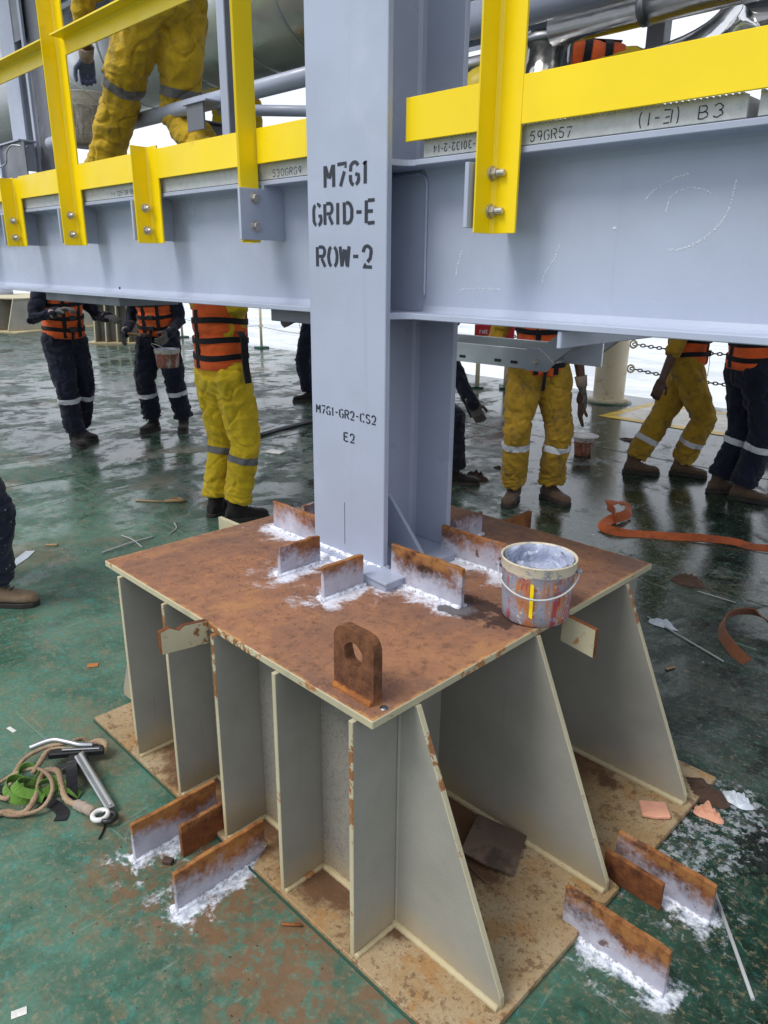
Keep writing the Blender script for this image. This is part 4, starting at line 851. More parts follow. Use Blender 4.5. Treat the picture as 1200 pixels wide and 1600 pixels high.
def bucket(name, loc, rb, rt, h_, mat, lab, tilt=(0, 0, 0), bail=None, liner=True, group=None):
    t = empty(name, loc, label=lab, cat='bucket', group=group); t.rotation_euler = tilt
    p = [(0, 0), (rb - .004, 0), (rb, .004)] + [(rb + (rt - rb) * f, h_ * f) for f in (.2, .4, .6, .78)] + [(rt + .0008, h_ * .83), (rt + .0018, h_ * .845), (rt + .0018, h_ * .97), (rt + .003, h_ * .98), (rt + .003, h_), (rt - .001, h_), (rt - .003, h_ * .9), (rb - .004, .012), (0, .012)]
    MB().lathe(p, seg=48).build('pail', mat, t)
    if liner:
        vs, fs = [], []; nr, ns = 14, 56
        for i in range(nr + 1):
            for k in range(ns):
                a = 2 * math.pi * k / ns; f = i / nr; q = Vector((math.cos(a) * 3, math.sin(a) * 3, f * 4))
                rad = (rt - .006) * (1 - .012 * f) if f < .55 else (rt - .02) * (1 - (f - .55) / .45) + .0; z = h_ * .985 - min(f / .55, 1) * h_ * .34 - (max(f - .55, 0) * h_ * .1)
                w_ = noise.noise(q) * .012 * (1 if i else .3) + abs(noise.noise(q * 2.1)) * .020 * min(i / 4, 1)
                rad = max(rad - abs(w_) * (1 if f < .55 else 0), 0); vs.append((rad * math.cos(a), rad * math.sin(a), z + w_ * 1.4 * (1 if i else .4)))
        for i in range(nr):
            for k in range(ns): fs.append((i * ns + k, i * ns + (k + 1) % ns, (i + 1) * ns + (k + 1) % ns, (i + 1) * ns + k))
        MB().add(vs, fs, 0, True).build('crumpled_liner', 'wet_paint', t)
    if bail:
        a0, drop = bail; ears = []
        for s_ in (-1, 1): 
            e = Vector((math.cos(R(a0)) * s_ * (rt + .008), math.sin(R(a0)) * s_ * (rt + .008), h_ * .80)); ears.append(e); MB().lathe([(0, .006), (.007, .005), (.009, -.004), (0, -.006)], e, 10).build('ear', mat, t)
        nrm = Vector((math.sin(R(a0)), -math.cos(R(a0)), 0)); mid = (ears[0] + ears[1]) / 2
        pts = [mid + (ears[1] - mid) * math.cos(a) + (nrm * .40 * rt + Vector((0, 0, drop))) * 1.0 * math.sin(a) + nrm * (rt * .80 * math.sin(a)) for a in [math.pi * k / 24 for k in range(25)]]
        MB().tube(pts, .0028, 8).build('bail', 'grating_zinc', t)
    return t
bk = bucket('paint_bucket', (.563, .045, TOPZ + .002), .0905, .0985, .172, 'splattered_bucket', 'paint-splattered open bucket with grey paint standing on the pedestal corner', (0, 0, R(0)), (30, -.045))
MB().prism([(-.004, .035), (.005, .03), (.004, .125), (-.005, .128)], 'XZ', -.001, .001, 0).build('yellow_drip', 'yellow_paint', bk, (.0095 * 4.6, -.0905, .0), (0, 0, R(25)))
bucket('small_bucket', (-1.765, 4.33, 0), .075, .09, .17, 'red_bucket', 'small rust-red bucket with a loose pale lid on the wet deck', liner=False)
t = empty('loose_lid', (-1.765, 4.33, .172), label='crumpled pale lid lying on top of the small rust-red bucket', cat='lid')
MB().lathe([(0, .012), (.05, .006), (.10, .011), (.125, .0), (.13, .006), (.10, .016), (0, .018)], seg=14, smooth=False).build('lid_sheet', 'paper_white', t)
# ------------------------------------------------------------------ lanyard heap on the green deck
t = empty('safety_lanyard', (-.55, -.9, 0), label='heap of rope lanyard, green webbing and steel hook on the green deck', cat='lanyard')
def twisted(pts, r, name, mat='rope_fibre', strands=3, pitch=.022):
    P_ = smooth_path(pts, 12); m = MB(); L = 0
    for s_ in range(strands):
        q = []; L = 0; up = None
        for i, p in enumerate(P_):
            if i: L += (P_[i] - P_[i - 1]).length
            tg = (P_[min(i + 1, len(P_) - 1)] - P_[max(i - 1, 0)]).normalized()
            if up is None: up = tg.orthogonal().normalized()
            up = (up - tg * up.dot(tg)).normalized(); a = 2 * math.pi * (L / pitch + s_ / strands); q.append(p + (up * math.cos(a) + tg.cross(up) * math.sin(a)) * r * .5)
        m.tube(q, r * .62, 7)
    return W(m, name, mat, t)
twisted([(-.66, -1.06, .014), (-.60, -1.03, .016), (-.68, -.99, .018), (-.74, -.93, .03), (-.735, -.86, .045), (-.70, -.80, .05), (-.70, -.745, .04), (-.655, -.735, .02)], .0072, 'rope')
twisted([(-.56, -1.10, .012), (-.545, -1.055, .012), (-.50, -1.02, .014), (-.53, -.97, .03), (-.60, -.92, .05), (-.57, -.885, .055), (-.52, -.895, .04), (-.46, -.905, .022), (-.40, -.885, .018), (-.345, -.872, .02)], .0095, 'rope')
twisted([(-.60, -1.08, .01), (-.52, -1.05, .012), (-.475, -.98, .02), (-.50, -.93, .045), (-.56, -.915, .06), (-.64, -.93, .05), (-.70, -.98, .02), (-.69, -1.05, .01)], .0065, 'rope')
twisted([(-.62, -.94, .05), (-.66, -.90, .055), (-.70, -.855, .05), (-.66, -.80, .045), (-.62, -.775, .04)], .009, 'rope')
W(MB().tube(smooth_path([(-.42, -.893, .022), (-.38, -.880, .022), (-.345, -.872, .024)], 8), [.013, .015, .016, .015, .014, .016, .017, .016, .015, .014, .015, .016, .016, .015, .014, .013, .011][:17], 12), 'rope_whipping', 'glove_cuff', t)
m = MB(); ring(m, (-.318, -.862, .024), .022, .008, 'z'); W(m, 'thimble', 'hat_white', t); m = MB(); ring(m, (-.295, -.846, .022), .020, .008, 'z'); W(m, 'carabiner_ring', 'black_plastic', t)
def web(pts, w_, name, mat, ups): P_ = smooth_path(pts, 8); W(MB().ribbon(P_, w_, .0028, [Vector(ups[0]).lerp(Vector(ups[1]), i / (len(P_) - 1)) for i in range(len(P_))]), name, mat, t)
def loop(c_, ra, rb, rot, tiltv, w_, a0=0, a1=330, z0=.012, z1=.04):
    pts, ups = [], []
    for k in range(25):
        a = R(a0 + (a1 - a0) * k / 24); x, y = ra * math.cos(a), rb * math.sin(a); cr, sr_2 = math.cos(R(rot)), math.sin(R(rot)); p = Vector((c_[0] + x * cr - y * sr_2, c_[1] + x * sr_2 + y * cr, z0 + (z1 - z0) * (.5 + .5 * math.sin(a * 1.5 + rot)))); pts.append(p)
        rad = Vector((math.cos(a) * cr - math.sin(a) * sr_2, math.cos(a) * sr_2 + math.sin(a) * cr, 0)); ups.append(rad + Vector((0, 0, tiltv * (1 + .5 * math.sin(a * 2)))))
    W(MB().ribbon(pts, w_, .0028, ups), 'webbing', 'green_webbing', t)
loop((-.60, -.985), .055, .036, 35, .5, .030, 0, 340, .012, .045); loop((-.565, -.955), .060, .030, 60, 1.2, .030, 40, 360, .03, .06)
loop((-.63, -.95), .045, .032, 10, .3, .030, 90, 400, .02, .05); loop((-.53, -.925), .040, .026, 80, .9, .028, -60, 230, .02, .05)
web([(-.60, -.93, .03), (-.55, -.90, .045), (-.50, -.885, .03), (-.47, -.86, .006)], .028, 'webbing', 'green_webbing', ((0, 0, 1), (.2, 0, 1)))
web([(-.70, -1.05, .004), (-.62, -1.0, .012), (-.52, -.95, .012), (-.44, -.93, .005), (-.405, -.95, .004)], .036, 'black_strap', 'black_webbing', ((0, 0, 1), (0, 0, 1)))
web([(-.64, -.86, .015), (-.58, -.84, .05), (-.52, -.86, .05), (-.47, -.885, .004)], .034, 'black_strap', 'black_webbing', ((0, 0, 1), (0, 0, 1)))
def rbar(p, q, w_, h_, name, mat, bev=.004):
    p, q = Vector(p), Vector(q); d = q - p; o = MB().box(0, -w_ / 2, -h_ / 2, d.length, w_ / 2, h_ / 2, bev).build(name, mat, t, tuple((p - Vector(wloc(t)))), d.to_track_quat('X', 'Z').to_euler()); return o
rbar((-.605, -.80, .052), (-.325, -.825, .022), .030, .016, 'steel_arm', 'hook_steel'); rbar((-.60, -.797, .0625), (-.33, -.822, .032), .008, .004, 'arm_rib', 'stick_grey', .001)
rbar((-.69, -.865, .045), (-.60, -.715, .035), .034, .022, 'hook_body', 'black_plastic'); rbar((-.665, -.83, .058), (-.60, -.73, .048), .010, .006, 'hook_spine', 'hook_steel', .002)
W(MB().tube(smooth_path([(-.76, -.90, .05), (-.735, -.835, .062), (-.69, -.80, .06), (-.655, -.775, .055), (-.63, -.74, .05)], 8), .009, 10), 'hook_jaw', 'hook_steel', t)
W(MB().tube(smooth_path([(-.66, -.76, .03), (-.645, -.72, .045), (-.615, -.705, .04), (-.60, -.725, .025)], 8), .012, 10), 'rope_eye', 'rope_fibre', t)
rbar((-.62, -.835, .035), (-.585, -.78, .035), .05, .032, 'swivel_block', 'black_plastic', .008)

# ------------------------------------------------------------------ webbing slings on the right
def strap(pts, ups, w_, mat, name, lab):
    P_ = smooth_path(pts, 10); t_ = empty(name, P_[0], label=lab, cat='strap'); U = []
    for i in range(len(P_)):
        f = i / (len(P_) - 1) * (len(ups) - 1); k = min(int(f), len(ups) - 2); U.append(Vector(ups[k]).lerp(Vector(ups[k + 1]), f - k))
    W(MB().ribbon(P_, w_, .004, U), 'webbing', mat, t_)
strap([(-.60, 2.78, .03), (-.66, 2.88, .05), (-.75, 2.93, .07), (-.74, 3.03, .07), (-.66, 3.04, .06), (-.60, 2.93, .04), (-.63, 2.76, .03), (-.60, 2.62, .025), (-.48, 2.62, .018), (-.35, 2.72, .012), (-.2, 2.81, .015), (-.09, 2.88, .02), (.08, 2.96, .022), (.2, 2.98, .014), (.34, 3.04, .02), (.6, 3.15, .012)],
      [(1, 0, .1), (0, 1, .2), (.8, -.5, .2), (.3, -.8, .6), (.1, -.5, 1), (0, -.6, .9), (0, -.3, 1), (0, -.5, .8)], .065, 'orange_webbing', 'webbing_sling', 'orange webbing sling curled at one end on the wet deck')
strap([(.82, 1.90, .02), (.70, 1.86, .05), (.58, 1.90, .08), (.50, 1.80, .07), (.53, 1.66, .05), (.62, 1.55, .04), (.70, 1.51, .02)], [(0, 1, .4), (-.6, .6, .5), (-1, 0, .3), (-.8, -.6, .5), (0, -.5, 1)], .05, 'rust_webbing', 'webbing_sling', 'rusty brown webbing loop at the right edge of the deck')

# ------------------------------------------------------------------ rags, chips, sticks
def rag(loc, sx, sy, h_, mat, lab, seed, name='rag', cat='rag', rz=0):
    vs, fs = [], []; n_ = 34
    for i in range(n_ + 1):
        for k in range(n_ + 1):
            u, v = i / n_ * 2 - 1, k / n_ * 2 - 1; u, v = u * math.sqrt(1 - v * v / 2), v * math.sqrt(1 - u * u / 2); q = Vector((u * 2 + seed, v * 2, seed)); r_ = min(math.hypot(u, v), 1); an_ = math.atan2(v, u); w_ = 1 + .5 * noise.noise(Vector((math.cos(an_) * .9, math.sin(an_) * .9, seed + 4))) + .0 * noise.noise(Vector((u * 1.5, v * 1.5, seed + 9)))
            z = (1 - r_ ** 2) * h_ * (.55 + .5 * noise.noise(q)) + abs(noise.noise(q * 1.3)) * h_ * .8 * (1 - r_ ** 3) + .002
            vs.append((u * sx * w_, v * sy * w_, max(z, .001)))
    for i in range(n_):
        for k in range(n_): a = i * (n_ + 1) + k; fs.append((a, a + 1, a + n_ + 2, a + n_ + 1))
    return MB().add(vs, fs, 0, True).build(name, mat, None, loc, (0, 0, rz), label=lab, cat=cat)
rag((.91, .57, 0), .085, .055, .05, 'brown_rag', 'brown crumpled rag at the right corner of the base plate', 3)
rag((.15, 2.2, 0), .09, .06, .05, 'brown_rag', 'brown crumpled rag near the right strap, toward the right edge', 8)
rag((-1.92, 2.99, 0), .12, .08, .06, 'brown_rag', 'dark brown rag by the column on the wet deck', 5)
rag((-1.70, 5.2, 0), .16, .06, .03, 'brown_rag', 'flat dark scrap between the two yellow-trousered workers on the right', 6)
rag((.96, .49, 0), .045, .026, .03, 'pink_foam', 'crumbled pink foam lump below the brown rag at the base plate corner', 2, 'foam_lump', 'foam')
rag((-2.0, -.02 + 3.4, 0), .05, .03, .02, 'brown_rag', 'tiny dark scrap on the deck just right of the column', 12)
rag((.28, 1.62, 0), .07, .03, .03, 'plastic_film', 'crumpled grey plastic scrap right of the pedestal', 4, 'plastic_scrap', 'scrap')
rag((1.0, .62, 0), .05, .03, .03, 'plastic_film', 'small grey plastic scrap beside the brown rag', 14, 'plastic_scrap', 'scrap')
def slab(name, lab, cat, c_, l, w_, h_, rz, mat, tilt=(0, 0), bev=.002, irregular=0.):
    pts = [(-l / 2, -w_ / 2), (0, -w_ / 2 - irregular * w_), (l / 2, -w_ / 2 + irregular * w_), (l / 2 - irregular * l, w_ / 2), (-l / 2, w_ / 2 - irregular * w_)]
    return MB().prism(pts, 'XY', 0, h_, min(bev, h_ * .3)).build(name, mat, None, c_, (tilt[0], tilt[1], R(rz)), label=lab, cat=cat)
slab('packing_plate', 'square dark brown plate leaning between the front gussets', 'plate', (.60, -.125, .044), .155, .155, .008, 20, 'brown_board', (R(3), R(10)), .001, .03)
slab('pink_tile', 'pink foam tile on the base plate near the right corner', 'tile', (.845, .36, .0215), .085, .07, .012, 35, 'pink_foam', (0, 0), .003, .06)
slab('paper_scrap', 'white tape scrap at the left edge of the green deck', 'scrap', (-.99, -.885, .001), .045, .014, .001, 10, 'paper_white')
slab('paper_scrap', 'white paper scrap at the bottom left corner', 'scrap', (.134, -1.263, .001), .032, .02, .001, 70, 'paper_white')
slab('orange_scrap', 'orange scrap lying on the deck left of the pedestal', 'scrap', (-1.225, -.477, .001), .045, .03, .003, 60, 'orange_chip')
slab('wood_chip', 'pale wood chip on the deck left of the ties', 'chip', (-2.75, -.04, .001), .07, .022, .008, 50, 'wood_chip')
slab('plastic_sheet', 'grey plastic sheet scrap by the boot at the left edge', 'sheet', (-2.66, -.24, .004), .22, .05, .004, 133, 'plastic_film', (R(8), 0), .001, .1)
slab('white_board', 'small pale board on the deck beside the black hose', 'board', (-3.72, 2.35, .001), .16, .10, .012, 20, 'paper_white')
slab('brown_scrap', 'brown rusty flake beside the right bars', 'flake', (1.01, .115, .002), .04, .03, .014, 80, 'brown_plate')
slab('brown_scrap', 'brown rusty flake near the rear bar on the left', 'flake', (-.03, -.80, .002), .03, .02, .012, 30, 'brown_plate')
slab('wood_chip', 'thin wood splinter near the right edge of the deck', 'chip', (.483, 1.254, .002), .05, .014, .006, 70, 'wood_chip')
def stick(lab, pts, r, mat, name='cable_tie', cat='cable tie', seg=6):
    P_ = smooth_path(pts, 6) if len(pts) > 2 else [Vector(p) for p in pts]; t_ = empty(name, P_[0], label=lab, cat=cat); W(MB().tube(P_, r, seg), 'strand', mat, t_); return t_
stick('long pale cable tie crossing another behind the pedestal', [(-2.418, .121, .006), (-2.44, .30, .012), (-2.458, .468, .006)], .005, 'stick_grey')
stick('short pale cable tie crossed by the long one', [(-2.614, .336, .006), (-2.48, .34, .014), (-2.345, .332, .005)], .004, 'stick_grey')
stick('curved pale cable tie near the worker in yellow trousers', [(-2.442, .568, .005), (-2.50, .65, .006), (-2.607, .694, .005)], .004, 'stick_grey')
t = stick('pale rod with a knotted end on the deck left of the yellow trousers', [(-3.226, .743, .006), (-3.1, .84, .007), (-3.034, .903, .006)], .006, 'wood_chip', 'knotted_cord', 'cord')
W(MB().tube(smooth_path([(-3.05, .88, .01), (-2.98, .93, .02), (-2.96, .97, .015), (-3.02, .96, .02), (-3.03, .90, .02)], 6), .012, 8), 'knot', 'wood_chip', t)
stick('long thin grey rod running across the deck right of the pedestal', [(.19, 1.64, .006), (.619, 1.471, .006)], .0035, 'stick_grey', 'thin_rod', 'rod')
stick('thin grey rod near the right edge above the brown rag', [(.233, 2.115, .005), (.428, 2.117, .005)], .003, 'stick_grey', 'thin_rod', 'rod')
stick('pale straight rod lying by the rightmost bar', [(1.10, .19, .01), (1.285, -.05, .005)], .005, 'stick_grey', 'thin_rod', 'rod')
stick('small nail on the deck at the base plate edge', [(.36, -.70, .005), (.40, -.665, .006)], .004, 'rust', 'nail', 'nail')
stick('black hose on the wet deck behind the yellow trousers', [(-4.6, 2.2, .015), (-4.35, 2.5, .015), (-4.45, 3.0, .015), (-4.53, 3.47, .015), (-4.5, 4.0, .015)], .022, 'black_hose', 'black_hose', 'hose', 10)
stick('dark twig on the base plate between the front gussets', [(.56, -.22, .024), (.66, -.235, .024)], .0025, 'brown_plate', 'twig', 'twig')
stick('dark twig on the base plate near the middle gusset', [(.70, .22, .024), (.66, .14, .024)], .0025, 'brown_plate', 'twig', 'twig')
stick('thin dark wire end near the sprayed bars at left', [(-.34, -.83, .004), (-.28, -.87, .004), (-.25, -.90, .004)], .003, 'black_plastic', 'wire_end', 'wire')
stick('dark pole end at the left edge behind the near worker', [(-7.9, 1.30, .0), (-7.95, 1.3, .55)], .05, 'rust', 'dark_pole', 'pole')
m = MB(); random.seed(21)
def flake(m, x, y, z, s_):
    a = random.uniform(0, 6.3); pts = [(x + s_ * math.cos(a + k * 1.57) * random.uniform(.5, 1), y + s_ * .6 * math.sin(a + k * 1.57) * random.uniform(.5, 1), z + random.uniform(0, s_ * .25)) for k in range(4)]; c_ = (x, y, z + s_ * .4); m.add(pts + [c_], [(0, 1, 4), (1, 2, 4), (2, 3, 4), (3, 0, 4), (3, 2, 1, 0)])
for i in range(700):
    r_ = random.random()
    if r_ < .45: x, y = random.gauss(.9, .5), random.gauss(.6, .9)
    elif r_ < .7: x, y = random.gauss(.3, .4), random.gauss(-.9, .12)
    else: x, y = random.uniform(-6, 2), random.uniform(-1.4, 5)
    if -.85 < x < .93 and -.66 < y < .67: continue
    flake(m, x, y, .0008, random.uniform(.001, .004) * (1 + .25 * math.hypot(x - 1.5, y + 1.5) * .3))
m.build('deck_debris', 'brown_plate', None, label='dark crumbs and paint flakes scattered over the deck', cat='debris', kind='stuff')
m = MB()
for i in range(420):
    x, y = random.choice(((.44, -.02, .10), (-.28, -.30, .05), (-.22, -.42, .06), (.05, -.36, .08), (.2, -.2, .2), (-.1, -.2, .25), (.3, .4, .15)))[:2]; x += random.gauss(0, .07); y += random.gauss(0, .05)
    if abs(x) < .6 and abs(y) < .6: flake(m, x, y, TOPZ + .0005, random.uniform(.0012, .0045))
m.build('rust_flakes', 'brown_plate', None, label='dark flakes and grit lying on the rusty top plate', cat='debris', kind='stuff')
m = MB()
for i in range(260):
    x, y = random.uniform(.35, .88), random.uniform(-.45, .5)
    flake(m, x, y, .0205, random.uniform(.0015, .005))
m.build('base_grit', 'brown_plate', None, label='dark grit on the base plate between the gussets', cat='debris', kind='stuff')
# ================================================================== PEOPLE
def remesh(mb, voxel, sm=4, fold=None):
    me = bpy.data.meshes.new('tmp'); me.from_pydata(mb.v, [], mb.f); me.update()
    b = bmesh.new(); b.from_mesh(me); bmesh.ops.recalc_face_normals(b, faces=b.faces[:]); b.to_mesh(me); b.free()
    o = bpy.data.objects.new('tmp', me); col.objects.link(o)
    m = o.modifiers.new('r', 'REMESH'); m.mode = 'VOXEL'; m.voxel_size = voxel
    if sm: s_ = o.modifiers.new('s', 'SMOOTH'); s_.iterations = sm; s_.factor = .5
    dg = bpy.context.evaluated_depsgraph_get(); out = bpy.data.meshes.new_from_object(o.evaluated_get(dg))
    bpy.data.objects.remove(o); bpy.data.meshes.remove(me)
    if fold:
        ns = [v.normal.copy() for v in out.vertices]
        for v, n_ in zip(out.vertices, ns): v.co += n_ * fold(v.co)
    out.polygons.foreach_set('use_smooth', [True] * len(out.polygons)); out.update(); return out
def capsule(mb, pts, rs, seg=14, ell=None):
    """round-ended tapering limb"""
    pts = [Vector(p) for p in pts]; a, b = pts[0], pts[-1]; d0 = (pts[1] - a).normalized(); d1 = (b - pts[-2]).normalized(); P_, Q = [], []
    for k in (80, 55, 28): P_.append(a - d0 * rs[0] * math.sin(R(k))); Q.append(rs[0] * math.cos(R(k)))
    P_ += pts; Q += rs
    for k in (28, 55, 80): P_.append(b + d1 * rs[-1] * math.sin(R(k))); Q.append(rs[-1] * math.cos(R(k)))
    mb.tube(P_, Q, seg)
def loft(mb, secs, seg=24):
    """secs: (centre, side vec, fwd vec, rx, ry) ellipse sections, superellipse a little boxy"""
    vs, fs = [], []
    for c_, sd, fw, rx, ry in secs:
        for k in range(seg):
            a = 2 * math.pi * k / seg; ca, sa = math.cos(a), math.sin(a); e = .85
            vs.append(c_ + sd * rx * math.copysign(abs(ca) ** e, ca) + fw * ry * math.copysign(abs(sa) ** e, sa))
    for i in range(len(secs) - 1):
        for k in range(seg): fs.append((i * seg + k, i * seg + (k + 1) % seg, (i + 1) * seg + (k + 1) % seg, (i + 1) * seg + k))
    fs += [tuple(range(seg))[::-1], tuple((len(secs) - 1) * seg + k for k in range(seg))]
    return mb.add(vs, fs, 0, True)
def ik(a, b, l1, l2, hint):
    d = b - a; L = min(d.length, (l1 + l2) * .999); d.normalize(); x = (l1 * l1 - l2 * l2 + L * L) / (2 * L); h_ = math.sqrt(max(l1 * l1 - x * x, 0)); hint = (hint - d * hint.dot(d)).normalized(); return a + d * x + hint * h_
def hand(mb, w_, d, pn, thumb, curl=.7, sc=1.):
    """w_ wrist, d hand direction, pn palm normal (fingers curl to it), thumb = side of the thumb"""
    d = d.normalized(); pn = (pn - d * pn.dot(d)).normalized(); sd = (thumb - d * thumb.dot(d)); sd = (sd - pn * sd.dot(pn)).normalized()
    capsule(mb, [w_ - d * .03, w_ + d * .015], [.027 * sc, .028 * sc])
    for o in (-.028, -.010, .010, .026): capsule(mb, [w_ + sd * o * .8 * sc + d * .02 * sc, w_ + sd * o * sc + d * .088 * sc], [.0155 * sc, .0135 * sc])
    for o, L in ((.029, .072), (.010, .080), (-.010, .074), (-.029, .058)):
        p = w_ + sd * o * sc + d * .092 * sc; q = [p]; ang = 0
        for sg, k in ((.45, .55), (.32, 1.), (.23, 1.)):
            ang += curl * k; dd = d * math.cos(ang) + pn * math.sin(ang) + sd * o * 1.2; p = p + dd.normalized() * L * sg * sc; q.append(p)
        capsule(mb, q, [.0098 * sc, .0094 * sc, .0086 * sc, .0078 * sc], 10)
    p = w_ + sd * .026 * sc + d * .03 * sc; q = [p, p + (sd * .8 + d * .7 + pn * .25).normalized() * .038 * sc]; q.append(q[-1] + (sd * .25 + d + pn * (.2 + curl * .6)).normalized() * .03 * sc); q.append(q[-1] + (d + pn * (.3 + curl)).normalized() * .022 * sc)
    capsule(mb, q, [.014 * sc, .0115 * sc, .0105 * sc, .009 * sc], 10)
def person(loc, face, label, suit='navy_cloth', vest=True, feet=((-.12, 0, 8), (.12, 0, -8)), hands=((-.28, .08, .82), (.28, .08, .82)), pelvis=(0, 0, .93), lean=(0, .02), curl=.6,
           gloves='glove_grey', rolled=False, band=(.40, .36), bandmat='silver_tape', boots='boot_dark', vox=.011, hat='hat_white', torso=.50, knee_hint=None, leg=1., elbow_hint=(0, -1, -.2), vest_hem=.03, back_straps=True, palm=None, group=None, headdir=None, sleeve_end=None, backhang=False):
    t = empty('person', loc, R(face) - R(90), label=label, cat='person', group=group)
    V = Vector; P_ = V(pelvis); up = V((0, lean[1] if len(lean) < 3 else lean[1], 1)); up = V((lean[0], lean[1], 1)) if len(lean) < 3 else V(lean); up.normalize(); sd = (V((1, 0, 0)) - up * up.x).normalized(); fw = up.cross(sd).normalized()
    if fw.y < -.2: fw = -fw
    neck = P_ + up * torso; sh = [neck - up * .055 + sd * s_ * .185 for s_ in (-1, 1)]; hips = [P_ + sd * s_ * .095 - up * .01 for s_ in (-1, 1)]
    ank = [V((f[0], f[1], .095)) for f in feet]; fdir = [V((math.sin(R(-f[2])), math.cos(R(-f[2])), 0)) for f in feet]
    kn = [ik(hips[i], ank[i], .425 * leg, .42 * leg, (fdir[i] if knee_hint is None else V(knee_hint[i]))) for i in (0, 1)]; wr = [V(h_) for h_ in hands]
    el = [ik(sh[i], wr[i], .29, .26, V((elbow_hint[0] + (-.35, .35)[i], elbow_hint[1], elbow_hint[2]))) for i in (0, 1)]
    for i in (0, 1):
        if (wr[i] - sh[i]).length > .545: wr[i] = sh[i] + (wr[i] - sh[i]).normalized() * .545; el[i] = sh[i].lerp(wr[i], .53)
    # ---- body: one continuous surface
    b = MB()
    sec = lambda k, rx, ry, off=0: (P_ + up * k + fw * off, sd, fw, rx, ry)
    loft(b, [sec(-.10, .06, .05), sec(-.07, .13, .085), sec(.02, .145, .095), sec(.16, .125, .085), sec(.34, .15, .10), sec(torso - .07, .15, .085), sec(torso - .01, .07, .06)])
    hd = up.lerp(V((0, .12, 1)), .5).normalized() if headdir is None else V(headdir).normalized(); hc = neck + hd * .17 + fw * .02; hs = sd; hf = hd.cross(hs); hf = hf if hf.dot(fw) > 0 else -hf
    capsule(b, [neck - up * .05, neck + hd * .09], [.062, .056])
    loft(b, [(hc + hd * k + hf * o, hs, hf, rx, ry) for k, rx, ry, o in ((-.115, .03, .03, .045), (-.095, .048, .055, .03), (-.06, .060, .078, .012), (-.01, .070, .092, .002), (.04, .074, .097, -.004), (.08, .064, .085, -.006), (.105, .035, .05, -.006), (.113, .01, .015, -.006))])
    capsule(b, [hc + hf * .09 + hd * .02, hc + hf * .108 - hd * .022], [.009, .014], 8)   # nose
    for s_ in (-1, 1):
        capsule(b, [hc + hs * s_ * .072 - hf * .005 + hd * .018, hc + hs * s_ * .073 - hf * .008 - hd * .022], [.012, .009], 8)
        capsule(b, [hc + hf * .083 + hs * s_ * .02 + hd * .034, hc + hf * .074 + hs * s_ * .045 + hd * .032], [.009, .008], 8)
    capsule(b, [hc + hf * .082 - hs * .018 - hd * .052, hc + hf * .082 + hs * .018 - hd * .052], [.009, .009], 8)
    for i in (0, 1):
        capsule(b, [hips[i], kn[i], ank[i]], [.082, .058, .04]); capsule(b, [ank[i] - V((0, 0, .035)), ank[i] + fdir[i] * .13 - V((0, 0, .06))], [.04, .03])
        capsule(b, [sh[i], el[i], wr[i]], [.052, .040, .028])
        hdv = (wr[i] - el[i]).normalized(); pn = V((-(-1, 1)[i], 0, 0)) if palm is None else V(palm[i]); th = V((0, 1, 0)) if abs(hdv.y) < .7 else V((0, 0, 1))
        if not gloves: hand(b, wr[i], hdv, pn, th, curl if not isinstance(curl, tuple) else curl[i])
    me = remesh(b, vox if gloves else .0065, 3); body = link_mesh('body', me, 'skin', t)
    for s_ in (-1, 1): MB().lathe([(0, -.009), (.006, -.007), (.009, 0), (.006, .007), (0, .009)], hc + hf * .083 + hs * s_ * .031 + hd * .016, 10).build('eye', 'eye_white', t)
    # ---- coverall
    c_ = MB(); sr = .012
    loft(c_, [sec(-.13, .05, .05), sec(-.10, .14, .10), sec(-.03, .168, .125), sec(.04, .165, .12), sec(.14, .15, .11), sec(.30, .175, .13), sec(torso - .12, .185, .12), sec(torso - .04, .14, .09), sec(torso - .005, .075, .065)])
    for i in (0, 1):
        hem = ank[i] + V((0, 0, .035)); K = kn[i]; dk = (hem - K)
        capsule(c_, [hips[i] + up * .02, hips[i].lerp(K, .45), K, K.lerp(hem, .5)], [.122, .116, .100, .095]); c_.tube([K.lerp(hem, .35), K.lerp(hem, .8), hem - dk.normalized() * .0], [.095, .094, .090], 16)
        W2 = wr[i] if not rolled else el[i].lerp(wr[i], .15); capsule(c_, [sh[i] - up * .01, el[i], W2] if not rolled else [sh[i] - up * .01, el[i].lerp(sh[i], .25), W2], [.078, .060, .048 if not rolled else .062])
    sd_ = random.random() * 50
    def fold(p):
        q = V((p.x, p.y, p.z)); w1 = noise.noise(V((q.x * 5 + sd_, q.y * 5, q.z * 4))) * .014
        kz = sum(math.exp(-((q - k).length / .12) ** 2) for k in kn); hz = math.exp(-(max(q.z - .12, 0) / .13) ** 2); cz = math.exp(-((q - P_ + up * .12).length / .16) ** 2)
        w2 = noise.noise(V((q.x * 7, q.y * 7 + sd_, q.z * 30 + q.x * 14))); w3 = noise.noise(V((q.x * 17 + sd_, q.y * 17, q.z * 5)))
        w4 = abs(noise.noise(V((q.x * 9 + q.z * 6, q.y * 9 + sd_, q.z * 11 - q.x * 8)))); w5 = max(0, 1 - abs(noise.noise(V((q.x * 6 + q.z * 3.5, q.y * 6 + sd_, q.z * 7 - q.x * 5)))) / .10); return w1 - w5 * .011 + (abs(w2) * -.030 + .007) * min(kz + hz * 1.4 + cz, 1.3) + (.004 - w4 * .020) + w3 * .007
    me = remesh(c_, vox, 3, fold); cov = link_mesh('coverall', me, suit, t)
